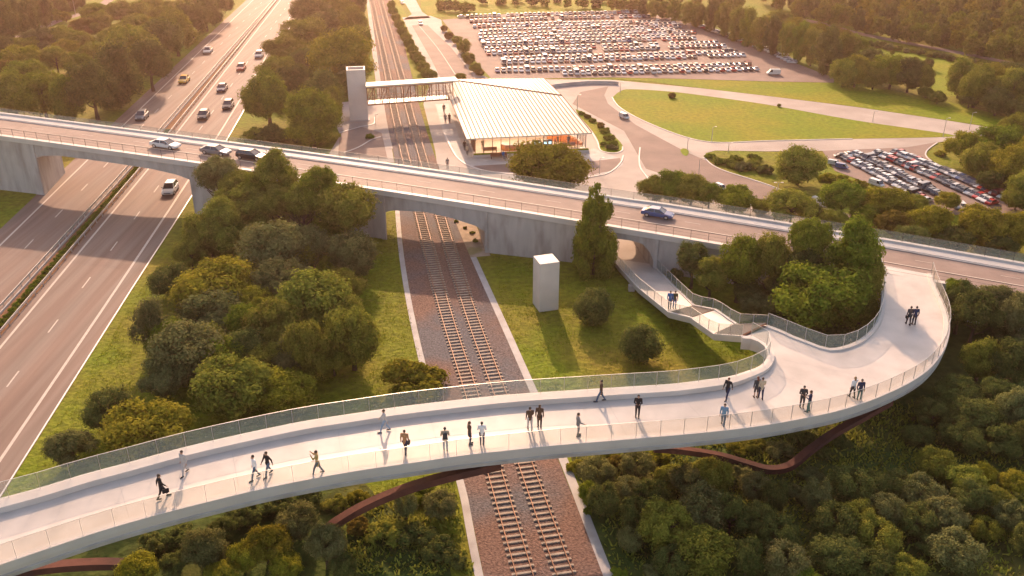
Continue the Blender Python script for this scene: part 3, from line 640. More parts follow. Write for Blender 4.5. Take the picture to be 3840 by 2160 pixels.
seams.build('roof_seams', M['wood'], stn)
MB().tube([c5 - SO + Vector((0, 0, .06)), c3 - SO + Vector((0, 0, .06))], .1, 5).build('ridge_flashing', M['wood'], stn)
w1 = G(1196, 392, 0); w2 = G(1473, 379, 0); wv = (w2 - w1).normalized(); LW = (w2 - w1).length; dp = Vector((-wv.y, wv.x, 0)); DW = 20.0; w1o = w1 - SO
MB().loft(obox(w1o - wv * .3 - dp * .3, LW + .6, 0, DW + .6, 0, .12, wv, dp)).build('floor', M['floor'], stn)
MB().loft(obox(w1o - wv * .5 - dp * 1.2, LW + .9, 0, .7, 0, .45, wv, dp)).build('planter_wall', M['white'], stn)
MB().loft(obox(w1o - wv * .4 - dp * 1.1, LW + .7, 0, .5, .46, .62, wv, dp)).build('planting', LEAF['green'], stn)
def wallglass(a, u, length, n, h0, h1):
    for k in range(n + 1):
        p = a + u * (length * k / n); MB().tube([p + Vector((0, 0, .1)), p + Vector((0, 0, h0 + (h1 - h0) * k / n))], .05, 6).build('mullion', M['dark'], stn)
    for k in range(n):
        p = a + u * (length * k / n); q = a + u * (length * (k + 1) / n); n_ = Vector((-u.y, u.x, 0)) * .01; za = Vector((0, 0, h0 + (h1 - h0) * k / n)); zb = Vector((0, 0, h0 + (h1 - h0) * (k + 1) / n))
        MB().loft([[p - n_, p + n_, p + n_ + za, p - n_ + za], [q - n_, q + n_, q + n_ + zb, q - n_ + zb]]).build('window', M['winglass'], stn)
wallglass(w1o, wv, LW, 13, HE - .25, HE - .25); wallglass(w1o, dp, DW, 9, HE - .3, HE + .3); wallglass(w1o + wv * LW, dp, DW, 9, HE - .3, HE + .7)
MB().loft(obox(w1o + dp * 7.5 + wv * 1, LW - 7, 0, .2, .12, HE - .2, wv, dp)).build('back_wall', M['floor'], stn)
for (u, w, z0, z1) in ((6.3, 3, 1.9, 3.2), (11, 2.6, 1.6, 3.2)): MB().loft(obox(w1o + dp * 7.3 + wv * u, w, 0, .12, z0, z1, wv, dp)).build('wall_panel', M['orange'], stn)
MB().loft(obox(w1o + dp * .8 + wv * -.0 + dp * 1, .18, 0, 5, .12, HE - .3, wv, dp)).build('side_screen', M['wood'], stn)
stw = MB(); P0 = w1o + wv * 13.6 + dp * 6.2; 
for k in range(12): p = P0 + wv * (.45 * k) - dp * (.3 * k); stw.loft(obox(p, .5, 0, 1.3, .12, 3.0 - .22 * k, wv, dp))
stw.build('staircase', M['orange'], stn)
for k in range(5): MB().loft(obox(w1o + wv * (1.5 + 3.6 * k) + dp * 1.0, .25, 0, 5.6, HE - .62, HE - .55, wv, dp)).build('ceiling_light', M['striplight'], stn)
# furniture inside and in front of the station
def sp(u, v, z=.12): q = w1 + wv * u + dp * v; return Vector((q.x, q.y, z))
RZ = math.atan2(wv.y, wv.x)
def bench(u, v, label, z=.12, L=2.4):
    e = empty('bench', sp(u, v, z), RZ, label=label, cat='bench', group='timber benches at the station')
    MB().box(-L / 2, L / 2, -.25, .2, .40, .46).build('seat', M['wood'], e); MB().box(-L / 2, L / 2, .2, .26, .46, .95).build('backrest', M['wood'], e)
    for s in (-1, 1): MB().box(s * (L / 2 - .12) - .04, s * (L / 2 - .12) + .04, -.22, .22, 0, .40).build('leg', M['dark'], e)
bench(2.6, .9, 'timber bench inside the station behind the left windows'); bench(16.2, 1.5, 'timber bench inside the station at the right hand windows', L=2.6)
bench(3.7, -2.1, 'timber bench on the footway outside the station, left one with a seated person', .05, 2.8); bench(8.8, -2.2, 'timber bench on the footway outside the station, beside the golden tree', .05, 2.8)
cn = empty('service_counter', sp(7.3, 2.2), RZ, label='curved orange service counter with a white top inside the station', cat='counter')
b = MB(); b.loft([[Vector((x, y, z)) for x, y in ((-2.6, 0), (-2.0, -.8), (1.8, -.8), (2.6, 0), (2.6, .5), (1.6, .1), (-1.6, .1), (-2.6, .8))] for z in (0, 1.0)]); b.build('front', M['orange'], cn)
b = MB(); b.loft([[Vector((x, y, z)) for x, y in ((-2.7, 0), (-2.05, -.9), (1.85, -.9), (2.7, 0), (2.7, .6), (1.6, .2), (-1.6, .2), (-2.7, .9))] for z in (1.0, 1.08)]); b.build('worktop', M['white'], cn)
for i, u in enumerate((10.2, 11.0, 12.1, 12.9)):
    e = empty('ticket_machine', sp(u, 1.2), RZ, label=f'dark ticket machine inside the station window, {ORD(i + 1)} from the service counter', cat='ticket machine', group='ticket machines')
    MB().box(-.34, .34, -.3, .3, 0, 1.75).build('cabinet', M['plastic'], e); MB().box(-.24, .24, -.315, -.302, 1.1, 1.5).build('screen', M['screen'], e)
for i, (u, w, lb) in enumerate(((1.9, 1.6, 'short dark hanging sign behind the left windows'), (7.4, 3.0, 'dark hanging sign with a white line of text over the service counter'), (11.9, 3.8, 'long dark hanging sign over the ticket machines'))):
    e = empty('hanging_sign', sp(u, 1.1, 2.55), RZ, label=lb, cat='sign', group='hanging signs')
    MB().box(-w / 2, w / 2, -.06, .06, 0, .32).build('panel', M['plastic'], e)
    if i: 
        MB().box(-w * .38, -w * .27, -.075, -.062, .07, .25).build('symbol', M['paint'], e); MB().box(-w * .16, w * .28, -.075, -.062, .12, .20).build('text_line', M['paint'], e)
    for s in (-1, 1): MB().tube([(s * w * .4, 0, .32), (s * w * .4, 0, .62)], .02, 5).build('hanger', M['dark'], e)
# low wall beside the loop road
lw = spl([G(*p) for p in ((1383, 222), (1430, 216), (1480, 212), (1530, 212), (1555, 214))], 6)
MB().prof(lw, [(-.15, 0), (.15, 0), (.15, .75), (-.15, .75)]).build('low_wall', M['conc'])
tag(bpy.data.objects['low_wall'], 'low grey concrete wall along the road behind the station', 'wall')

# ------------------------------------------------------------------ trees
def crown(seed, shape, nleaf=19000, leaf=.036, lobes=26, spread=.62):
    r = np.random.default_rng(seed); L = []
    while len(L) < lobes:
        p = r.uniform(-1, 1, 3)
        if np.linalg.norm(p) > 1: continue
        if shape == 'cone':
            z = r.uniform(-1, 1); w = .95 * (1 - (z + 1) / 2) ** .62 + .08; a = r.uniform(0, 6.28); q = math.sqrt(r.uniform()) * w * .78 * r.uniform(.8, 1.25); L.append((q * math.cos(a), q * math.sin(a), z * .86, .12 + .22 * w * r.uniform(.6, 1.3))); continue
        if shape == 'tall':
            w = .75 if p[2] > .3 else 1
            L.append((p[0] * .66 * w, p[1] * .66 * w, p[2] * .74, r.uniform(.22, .4))); continue
        if shape == 'shrub': L.append((p[0] * .7, p[1] * .7, abs(p[2]) * .6 - .25, r.uniform(.22, .38))); continue
        u = p / (np.linalg.norm(p) + 1e-6) * (np.linalg.norm(p) ** .35)
        if len(L) and min(np.linalg.norm(np.array(L)[:, :3] - u * spread, axis=1)) < .22 and r.uniform() < .8: continue
        L.append((u[0] * spread, u[1] * spread, u[2] * spread * .9 + .03, r.uniform(.25, .42)))
    L = np.array(L); w = L[:, 3] ** 2; w /= w.sum(); idx = r.choice(len(L), nleaf, p=w)
    d = r.normal(size=(nleaf, 3)); d[:, 2] += .25; d /= np.linalg.norm(d, axis=1)[:, None]
    # clumps on each lobe: pull directions toward random twig directions
    tw = r.normal(size=(len(L), 14, 3)); tw[:, :, 2] += .3; tw /= np.linalg.norm(tw, axis=2)[:, :, None]
    pick = tw[idx, r.integers(0, 14, nleaf)]; mixf = r.uniform(.25, 1, nleaf)[:, None]; d2 = d * mixf * .8 + pick * (1 - mixf * .55); ln = np.linalg.norm(d2, axis=1)[:, None]; 
    rad = L[idx, 3][:, None] * (r.uniform(.55, 1.12, nleaf)[:, None] ** .6) * (.72 + .36 * np.clip((d * pick).sum(1), 0, 1)[:, None])
    c = L[idx, :3] + d2 / ln * rad
    nrm = d2 / ln + r.normal(scale=.30, size=(nleaf, 3)); nrm /= np.linalg.norm(nrm, axis=1)[:, None]
    a = np.cross(nrm, r.normal(size=(nleaf, 3))); a /= np.linalg.norm(a, axis=1)[:, None]; b_ = np.cross(nrm, a)
    s = r.uniform(.6, 1.3, nleaf)[:, None] * leaf; a *= s; b_ *= s * .62
    v = np.stack([c - a, c - b_, c + a, c + b_], 1).reshape(-1, 3)
    me = bpy.data.meshes.new('crown'); me.vertices.add(4 * nleaf); me.vertices.foreach_set('co', v.ravel())
    me.loops.add(4 * nleaf); me.loops.foreach_set('vertex_index', np.arange(4 * nleaf)); me.polygons.add(nleaf); me.polygons.foreach_set('loop_start', np.arange(nleaf) * 4); me.polygons.foreach_set('loop_total', np.full(nleaf, 4))
    me.update(); me.validate(); me.materials.append(LEAF['olive']); return me
CR = {'round': [crown(s, 'round', lobes=nl, spread=sp_) for s, nl, sp_ in ((1, 28, .62), (2, 24, .62), (3, 34, .60), (4, 24, .63), (5, 40, .64))],
      'tall': [crown(s, 'tall', lobes=30) for s in (11, 12, 13)], 'cone': [crown(21, 'cone', 24000, .036, 34)],
      'shrub': [crown(s, 'shrub', 7000, .055, 20) for s in (31, 32, 33)], 'loose': [crown(s, 'round', 12000, .038, 44, .68) for s in (41, 42)],
      'ball': [crown(51, 'round', 14000, .04, 46, .60), crown(52, 'round', 14000, .04, 52, .6)]}
def trunk(seed):
    r = random.Random(seed); b = MB(); b.tube([(0, 0, -.02), (.01, 0, .2), (-.01, .01, .45), (0, 0, .75)], [.05, .034, .026, .012], 8)
    for k in range(9):
        a = r.uniform(0, 6.28); z = r.uniform(.25, .6); l = r.uniform(.18, .34)
        b.tube([(0, 0, z), (math.cos(a) * l * .6, math.sin(a) * l * .6, z + .1), (math.cos(a) * l, math.sin(a) * l, z + .25)], [.018, .011, .004], 5)
    m = b.me('trunk', smooth=True); m.materials.append(M['bark']); return m
TR = [trunk(s) for s in (1, 2, 3)]
def setmat(o, m): o.material_slots[0].link = 'OBJECT'; o.material_slots[0].material = m
tn = [0]
def tree(cx, cy, rx, ry=None, tone='olive', shape='round', clear=.04, yb=None, label='', cat='tree', group=None, name='tree'):
    ry = ry or rx; tn[0] += 1; k = tn[0]
    a = 3.0; Rr = 3.0; hc = 3
    for _ in range(6):
        s = SC(cy, hc); el = EL(cy); Rr = rx / s; v = (ry / s) ** 2 - (Rr * math.sin(el)) ** 2
        a = math.sqrt(max(v, 0)) / math.cos(el); a = min(max(a, .72 * Rr), (2.6 if shape == 'cone' else 1.55) * Rr); hc = a * (1.0 + clear * 2)
        if shape == 'ball': hc = a * .84
        if shape == 'shrub': a = min(max(a, .5 * Rr), 1.2 * Rr); hc = a * .55
        if yb: q0 = G(cx, cy, 0); q1 = G(cx, cy, 1); hc = max(hc * .7, (G(cx, yb, 0).y - q0.y) / (q1.y - q0.y))
    p = G(cx, cy, hc); ht = hc + a
    e = empty(name, (p.x, p.y, 0), random.uniform(0, 6.28), label=label, cat=cat, group=group)
    me = CR[shape][k % len(CR[shape])]; c = lk('crown' if shape != 'shrub' else 'foliage', me, None, e, (0, 0, hc)); c.scale = ((Rr * (1.32 if cy < 1120 else 1.16),) * 2 + (a * (1.2 if cy < 1120 else 1.1),)) if shape != 'cone' else (Rr * 1.45, Rr * 1.45, a * 1.1); setmat(c, LEAF[tone])
    if shape != 'shrub':
        t = lk('trunk', TR[k % 3], None, e); w = ht * (.8 if shape not in ('cone', 'tall') else .35); t.scale = (w, w, ht * .8)
    return e
GROUPS = []
def grp(where, group, items, shape='round', tones=('olive',), anchor=None, noun='tree', cat='tree', nm=None, loosen=0):
    """items: (cx, cy, rx, ry, tone, shape); ordinals are counted from an anchor one can find in the photo"""
    its = list(items)
    if anchor: its.sort(key=lambda q: (q[0] - anchor[0]) ** 2 + ((q[1] - anchor[1]) * 1.6) ** 2)
    for i, q in enumerate(its):
        q = list(q) + [None] * (7 - len(q)); tone = q[4] or tones[(i * 7 + i // 3) % len(tones)]; sh = q[5] or (('loose', 'round')[i % 2] if loosen else shape)
        wd_ = {'round': 'broad', 'tall': 'tall', 'cone': 'conical', 'shrub': 'low', 'loose': 'loose', 'ball': 'rounded'}[sh]
        tree(q[0], q[1], q[2], q[3], tone, sh, label=f'{TONE[tone]} {wd_} {noun}, {ORD(i + 1)} {where}' if len(its) > 1 else f'{TONE[tone]} {wd_} {noun} {where}', cat=cat, group=group, name=nm or ('shrub' if sh == 'shrub' else 'tree'), clear=.02 if sh != 'ball' else -.03, yb=q[6])
grp('from the road bridge between motorway and railway', 'trees between motorway and railway below the road bridge',
    [(547, 437, 52, 50, None, None, 560), (600, 470, 45, 40, None, None, 580), (697, 432, 54, 56, 'olive', 'tall', 590), (615, 512, 70, 55, 'olive', None, 600), (800, 470, 55, 52, 'green', 'tall', 620), (865, 520, 72, 66, 'olive', None, 640), (718, 548, 62, 50), (527, 585, 56, 62), (578, 602, 64, 52), (690, 628, 88, 78), (785, 625, 42, 58, 'grey'), (830, 567, 48, 48), (880, 640, 60, 66, 'grey'),
     (432, 706, 58, 46, 'dark'), (545, 722, 100, 72, 'gold'), (700, 712, 80, 58), (790, 765, 92, 86), (385, 832, 52, 86, 'grey', 'tall'), (530, 795, 88, 60, 'grey'), (690, 828, 66, 74), (470, 892, 92, 84, 'grey'), (770, 892, 58, 84, 'olive', 'tall'), (885, 850, 60, 84), (480, 640, 40, 40), (640, 680, 58, 50), (866, 722, 52, 50), (620, 822, 58, 58), (740, 905, 54, 60), (838, 905, 46, 46), (425, 862, 54, 60), (522, 862, 58, 50), (560, 905, 58, 60), (662, 902, 58, 54), (500, 755, 58, 50), (852, 792, 56, 60), (750, 642, 48, 50), (640, 562, 52, 50), (556, 542, 46, 45, None, None, 640), (765, 560, 44, 45), (700, 505, 48, 45, None, None, 610), (652, 472, 44, 40, None, None, 590), (760, 505, 44, 45, None, None, 620), (585, 968, 98, 84, 'olive'), (720, 985, 78, 62, 'gold'), (410, 948, 62, 58, 'grey'), (620, 880, 55, 60, 'dark'), (640, 770, 60, 50, 'gold'),
     (275, 1030, 58, 56, 'dark'), (365, 1080, 104, 68, 'gold'), (180, 1125, 66, 50, 'grey'), (1030, 958, 86, 46, 'gold', 'shrub')],
    tones=('olive', 'grey', 'olive', 'green'), anchor=(700, 380))
grp('from the road bridge left of the motorway', 'trees left of the motorway above the road bridge',
    [(30, 240, 55, 55), (105, 238, 62, 58, 'green'), (165, 250, 42, 58, 'green', 'tall'), (62, 190, 50, 40), (45, 150, 55, 34, 'gold'), (232, 228, 58, 72, 'dark'), (290, 190, 58, 78, 'dark', 'tall'), (165, 125, 30, 26, 'gold'), (140, 150, 40, 34), (235, 140, 42, 38), (200, 165, 34, 32, 'green'), (330, 130, 62, 62), (375, 165, 48, 62, 'dark'), (410, 110, 52, 60), (345, 75, 45, 38), (290, 95, 40, 32), (250, 60, 36, 30), (440, 80, 52, 58), (480, 55, 48, 48, 'dark'), (515, 32, 44, 44), (548, 14, 36, 36, 'dark'), (100, 100, 42, 24, 'grey'), (150, 92, 38, 24), (190, 105, 40, 26), (205, 70, 30, 24, 'rust'), (240, 35, 34, 26, 'green'), (300, 30, 38, 28), (350, 30, 32, 26), (400, 50, 40, 34), (440, 30, 38, 30), (390, 15, 34, 24), (480, 8, 34, 26), (235, 45, 16, 13, 'rust'), (335, 38, 16, 13, 'rust'),
     (60, 115, 34, 20), (15, 115, 30, 26, 'dark'), (20, 190, 40, 36, 'rust')], tones=('olive', 'dark', 'olive', 'green'), anchor=(250, 320))
grp('from the left edge beyond the country lane', 'dark trees beyond the country lane', [(12, 55, 34, 48), (45, 42, 32, 48), (78, 34, 30, 46), (108, 26, 28, 42), (140, 10, 28, 34), (5, 90, 24, 22), (170, 0, 28, 26), (200, -5, 26, 22), (140, 38, 18, 16, 'green', 'round'), (165, 42, 14, 13, 'gold', 'round')], shape='tall', tones=('dark',), anchor=(0, 60))
grp('from the road bridge right of the motorway', 'trees between motorway and railway above the road bridge',
    [(672, 245, 62, 68, 'green'), (785, 300, 68, 74, 'green'), (815, 235, 46, 56), (745, 205, 46, 42, 'dark'), (695, 175, 46, 38), (862, 145, 78, 72, 'gold'), (715, 130, 52, 38), (770, 160, 40, 40, 'dark'), (760, 85, 56, 42), (820, 65, 48, 38), (885, 60, 40, 40), (905, 105, 28, 44), (780, 30, 50, 34), (850, 22, 46, 30), (895, 15, 32, 30), (800, -2, 40, 22, 'dark'), (880, 200, 44, 42, 'dark'), (835, 265, 30, 45, 'olive', 'tall'), (690, 335, 44, 24, 'dark', 'shrub'), (645, 335, 34, 24, 'green', 'shrub'), (745, 345, 44, 24, 'dark', 'shrub'), (820, 345, 36, 26, 'olive', 'shrub'), (930, 342, 11, 12, 'green', 'shrub')], tones=('olive', 'dark', 'olive'), anchor=(750, 370))
grp('from the station along the tracks and access road', 'shrubs between the railway and the access road', [(984, 12, 11, 12), (989, 28, 12, 11), (997, 45, 12, 12), (1005, 62, 13, 13), (1013, 78, 13, 14), (1022, 95, 14, 14), (1030, 110, 14, 14), (1038, 125, 14, 15), (1046, 140, 15, 14), (1056, 152, 15, 15), (1064, 170, 17, 17, 'olive'), (1076, 186, 17, 16), (1091, 190, 10, 12)], shape='ball', tones=('green', 'olive'), anchor=(1130, 200), noun='shrub', cat='shrub', nm='shrub')
grp('from the station roof along the car park edge', 'shrubs along the left edge of the car park', [(1130, 90, 12, 11, 'rust'), (1150, 101, 14, 12), (1166, 116, 18, 19), (1172, 140, 12, 10), (1181, 148, 16, 16), (1195, 170, 15, 14), (1207, 182, 12, 10, 'rust'), (1159, 193, 14, 10, 'gold'), (1117, 72, 9, 9, 'rust')], shape='ball', tones=('olive', 'dark'), anchor=(1180, 200), noun='shrub', cat='shrub', nm='shrub')
grp('in front of the station by the road bridge', None, [(1383, 420, 92, 56, 'gold')])
grp('from the golden tree behind the bridge', 'trees between the forecourt and the road bridge', [(1645, 472, 40, 34), (1690, 468, 50, 42), (1740, 478, 50, 40), (1785, 492, 34, 32), (1850, 500, 46, 38, 'green'), (1912, 518, 28, 22), (1993, 520, 62, 40), (2045, 535, 28, 24, 'dark'), (2120, 500, 50, 46), (2180, 545, 40, 30, 'green'), (2100, 550, 34, 26), (2150, 580, 32, 24), (2232, 512, 60, 38, 'gold'), (2300, 520, 40, 34), (2257, 565, 48, 32, 'rust'), (2340, 560, 56, 46, 'gold'), (2205, 600, 30, 22), (2300, 600, 45, 28, 'dark'), (2385, 505, 30, 20, 'gold'), (2400, 600, 45, 30, 'dark'), (2470, 565, 62, 56, 'gold'), (2550, 580, 46, 50, 'gold'), (2520, 620, 40, 26, 'dark'), (2610, 560, 40, 50)], tones=('olive', 'green', 'olive'), anchor=(1600, 440))
grp('from the left on the hedge island', 'shrubs of the hedge island', [(1787, 392, 14, 12, 'green'), (1810, 404, 18, 14, 'green'), (1836, 410, 22, 17), (1868, 418, 22, 19, 'grey'), (1898, 414, 24, 20), (1925, 425, 22, 20, 'dark'), (1850, 398, 18, 9, 'green'), (1895, 397, 20, 9, 'green')], shape='shrub', tones=('olive',), anchor=(1770, 390), noun='shrub', cat='shrub')
grp('on the hedge island by the second car park', None, [(2012, 418, 62, 50, 'olive')])
grp('from the hedge island by the second lot', 'shrubs at the left corner of the second car park', [(2080, 445, 22, 16, 'gold'), (2112, 450, 28, 16, 'gold'), (2160, 462, 22, 12, 'gold')], shape='shrub', anchor=(2050, 440), noun='shrub', cat='shrub')
grp('from the bend beside the shrub bed', 'shrubs beside the station', [(1462, 284, 9, 8), (1478, 292, 10, 9, 'rust'), (1494, 302, 11, 9), (1510, 314, 12, 11, 'rust'), (1522, 328, 13, 12), (1534, 345, 15, 12), (1545, 360, 12, 10, 'green'), (1538, 370, 16, 12, 'grey'), (1520, 362, 12, 10, 'green')], shape='shrub', tones=('olive', 'green'), anchor=(1450, 270), noun='shrub', cat='shrub')
grp('standing on the grass island', None, [(1690, 240, 10, 8, 'rust')], shape='ball', noun='shrub', cat='shrub', nm='shrub')
grp('growing at the back of the grass island', None, [(1960, 265, 5, 5, 'olive')], shape='ball', noun='shrub', cat='shrub', nm='shrub')
grp('from the left beyond the second car park', 'trees right of the second car park', [(2425, 370, 42, 40), (2370, 385, 16, 10, 'gold', 'shrub'), (2470, 400, 46, 44), (2510, 360, 52, 52, 'green'), (2560, 330, 40, 44), (2540, 420, 52, 52, 'gold'), (2590, 470, 44, 50), (2500, 455, 36, 26, 'dark'), (2600, 390, 46, 50), (2560, 500, 40, 26)], tones=('olive', 'gold'), anchor=(2370, 390))
grp('from the far end beside the large car park', 'trees along the right edge of the large car park', [(1592, 12, 18, 17), (1618, 18, 20, 20), (1645, 22, 20, 22), (1672, 24, 20, 22), (1700, 28, 22, 26), (1728, 32, 22, 28), (1758, 38, 24, 30), (1790, 42, 28, 36), (1825, 50, 28, 40), (1858, 60, 28, 42), (1885, 72, 28, 44), (1915, 84, 28, 46), (1948, 92, 28, 46), (1980, 102, 28, 46), (2012, 108, 30, 48), (2045, 118, 30, 50), (2080, 130, 38, 56), (2120, 128, 40, 44), (2155, 130, 34, 36), (2000, 70, 34, 24, 'gold'), (2060, 85, 36, 20, 'gold'), (1960, 50, 34, 24), (2110, 95, 34, 20, 'rust')], shape='tall', tones=('olive', 'green', 'olive', 'dark'), anchor=(1590, 20))
grp('from the bus along the foot of the meadow', 'trees between the car park and the right meadow', [(2125, 180, 36, 38), (2155, 178, 34, 40, 'gold'), (2190, 158, 34, 36, 'dark'), (2200, 190, 36, 34), (2245, 178, 44, 44), (2290, 188, 40, 44, 'dark'), (2320, 200, 26, 36), (2300, 155, 12, 12), (2335, 160, 14, 14, 'dark'), (2245, 133, 6, 6), (2330, 232, 20, 12), (2360, 245, 22, 10)], tones=('olive', 'green'), anchor=(2090, 190))
grp('from the meadow in the wood at the right edge', 'trees of the right hand wood', [(2420, 195, 36, 50), (2460, 215, 40, 54), (2505, 205, 42, 42, 'gold'), (2550, 225, 44, 54), (2510, 255, 36, 36, 'dark'), (2560, 275, 36, 30, 'dark'), (2440, 250, 26, 22, 'dark'), (2600, 250, 40, 50), (2480, 180, 30, 26), (2550, 180, 34, 26)], tones=('olive', 'dark'), anchor=(2380, 220))
it = []
for i in range(24): x = 2165 + i * 19 + random.uniform(-5, 5); it.append((x, 93 + (x - 2165) * .165 + random.uniform(-2, 4) + 12, random.uniform(9, 16), None))
grp('from the left below the far road', 'shrubs below the far road', it, shape='shrub', tones=('olive', 'dark', 'grey'), anchor=(2100, 95), noun='shrub', cat='shrub')
it = []
def yr(x): return 42 + (x - 1982) * .205
for row, (dy, r0) in enumerate(((-28, 21), (-52, 22), (-76, 21), (-98, 20), (-120, 19), (-142, 18))):
    x = 1880 + row * 9 - row * 22
    while x < 2620:
        y = yr(x) + dy + random.uniform(-5, 5)
        if y > -26 and not (x < 1990 and row == 0): it.append((x, y, r0 * random.uniform(.85, 1.2), r0 * random.uniform(1.15, 1.6)))
        x += r0 * 1.55 * random.uniform(.85, 1.1)
LO = [crown(61, 'tall', 2600, .085, 22), crown(62, 'round', 2600, .085, 18), crown(63, 'tall', 2600, .085, 26)]
LV = []
for me in LO:
    a_ = np.empty(len(me.vertices) * 3); me.vertices.foreach_get('co', a_); LV.append(a_.reshape(-1, 3))
def wood(name, items, label):        # far-off trees that read as one mass
    V = []; r = np.random.default_rng(5)
    for i, (cx, cy, rx, ry) in enumerate(items):
        hc = 3.0
        for _ in range(5):
            Rr = rx / SC(cy, hc); v = (ry / SC(cy, hc)) ** 2 - (Rr * math.sin(EL(cy))) ** 2; a = min(max(math.sqrt(max(v, 0)) / math.cos(EL(cy)), .75 * Rr), 1.5 * Rr); hc = a * 1.05
        p = G(cx, cy, hc); an = r.uniform(0, 6.28); c_, s_ = math.cos(an), math.sin(an); B = LV[i % 3] * np.array([Rr * 1.32, Rr * 1.32, a * 1.2]); V.append(np.c_[B[:, 0] * c_ - B[:, 1] * s_ + p.x, B[:, 0] * s_ + B[:, 1] * c_ + p.y, B[:, 2] + hc])
    V = np.concatenate(V); m_ = len(V) // 4; me = bpy.data.meshes.new(name); me.vertices.add(len(V)); me.vertices.foreach_set('co', V.ravel()); me.loops.add(4 * m_); me.loops.foreach_set('vertex_index', np.arange(4 * m_)); me.polygons.add(m_); me.polygons.foreach_set('loop_start', np.arange(m_) * 4); me.polygons.foreach_set('loop_total', np.full(m_, 4))
    n_ = len(items); mi = np.repeat(np.array([(0, 1, 0, 2, 0, 1, 3)[i % 7] for i in range(n_)]), m_ // n_); me.polygons.foreach_set('material_index', mi); me.update(); me.validate()
    return tag(lk(name, me, [LEAF['olive'], LEAF['dark'], LEAF['green'], LEAF['gold']]), label, name, kind='stuff')
wood('far_wood', [q[:4] for q in it], 'dense far wood beyond the road across the top right corner')
wood('far_trees', [q[:4] for q in [(1108, 12, 15, 12), (1128, 14, 16, 14), (1148, 16, 16, 13), (1168, 18, 16, 12), (1185, 18, 12, 11), (1215, 0, 14, 10), (1260, -2, 18, 12), (1297, 5, 9, 9), (1340, 2, 16, 12), (1370, 3, 12, 12), (1427, 8, 11, 13), (1465, 6, 18, 14), (1500, 6, 16, 14), (1545, 10, 18, 16), (1570, 10, 16, 16), (1400, -8, 16, 10), (1300, -8, 16, 9), (1520, -8, 18, 12), (1600, -10, 20, 14), (1650, -8, 22, 16), (1700, -6, 22, 18), (1750, -2, 22, 18), (1800, 0, 22, 20), (1850, 5, 22, 20)]], 'small distant trees scattered over the far meadow at the top edge')
# trees round the footbridge
tree(1497, 578, 54, 108, 'green', 'cone', yb=690, label='tall conical tree with a pale trunk in front of the road bridge')
tree(1491, 772, 49, 51, 'dark', 'ball', clear=0, label='round clipped bush nearest the concrete pillar on the lawn', cat='bush', group='round bushes on the lawn', name='bush')
tree(1612, 866, 51, 55, 'dark', 'ball', clear=0, label='round bush on the lawn nearest the stairs', cat='bush', group='round bushes on the lawn', name='bush')
grp('from the underpass inside the footbridge loop', 'trees inside the footbridge loop', [(1745, 648, 38, 42, 'dark', None, 725), (1790, 692, 48, 48, None, None, 755), (1865, 660, 58, 66, 'green', None, 760), (1945, 645, 46, 62, 'olive', None, 765), (2040, 605, 50, 56, 'green', None, 775), (2030, 665, 52, 50, 'dark', None, 785), (2148, 628, 68, 82, 'green', 'tall', 800), (2178, 700, 44, 70, 'olive', None, 815), (2065, 745, 108, 92, 'green', None, 850), (1910, 768, 44, 34, 'grey'), (2150, 770, 56, 66), (1965, 720, 44, 50, 'dark'), (1990, 800, 50, 30, 'dark', 'shrub'), (2085, 830, 60, 28, 'dark', 'shrub'), (1880, 735, 36, 34, 'dark'), (1700, 690, 26, 24, 'dark', 'shrub')], tones=('olive', 'dark'), anchor=(1650, 640))
grp('from the landing right of the footbridge loop', 'trees right of the footbridge loop', [(2425, 745, 40, 40, None, None, 840), (2457, 790, 60, 58, None, None, 870), (2507, 752, 50, 40, None, None, 850), (2560, 790, 46, 60, None, None, 880), (2402, 722, 26, 24, 'green', None, 820), (2520, 840, 50, 40, 'dark'), (2468, 905, 46, 56, 'olive'), (2544, 915, 50, 62), (2590, 860, 44, 50), (2407, 990, 52, 48, 'dark'), (2350, 1040, 46, 40, 'dark'), (2457, 1046, 64, 52), (2557, 1036, 45, 60), (2505, 990, 42, 44), (2420, 1100, 54, 44, 'dark'), (2520, 1110, 54, 46, 'dark'), (2310, 1095, 36, 30, 'dark'), (2600, 1100, 44, 54)], tones=('olive', 'dark', 'grey'), anchor=(2380, 700))
grp('from the footbridge loop in the bottom right wood', 'trees of the bottom right wood', [(2357, 1168, 50, 46, 'olive'), (2420, 1206, 58, 46, 'olive'), (2475, 1195, 34, 32, 'gold', 'loose'), (2552, 1216, 42, 36, 'gold'), (2140, 1226, 60, 58), (2200, 1226, 46, 46, 'dark'), (2262, 1222, 46, 42, 'dark'), (2320, 1241, 58, 50), (2445, 1250, 52, 50), (2510, 1262, 44, 44, 'olive'), (2057, 1255, 38, 64), (2095, 1316, 58, 58), (2157, 1306, 50, 50, 'olive'), (2227, 1286, 46, 50), (2307, 1311, 52, 50), (2382, 1298, 54, 54), (2545, 1298, 46, 46), (2207, 1350, 58, 52, 'olive'), (2107, 1398, 70, 58), (2195, 1422, 60, 48), (2407, 1386, 68, 46), (1957, 1348, 54, 54), (1975, 1412, 58, 56), (2282, 1436, 50, 34, 'olive'), (2040, 1190, 36, 30, 'grey', 'shrub'), (2000, 1240, 34, 36, 'grey', 'shrub'), (2480, 1330, 40, 34, 'olive'), (2590, 1360, 46, 50), (2340, 1370, 40, 34, 'dark'), (2075, 1140, 26, 22, 'dark', 'shrub'), (2120, 1110, 26, 20, 'dark', 'shrub'), (2020, 1460, 50, 40, 'green')], tones=('dark', 'grey', 'dark'), anchor=(2200, 1020), loosen=1)  # dark leaf tones paint in this corner's dimness, lighter ones its sunlit crowns
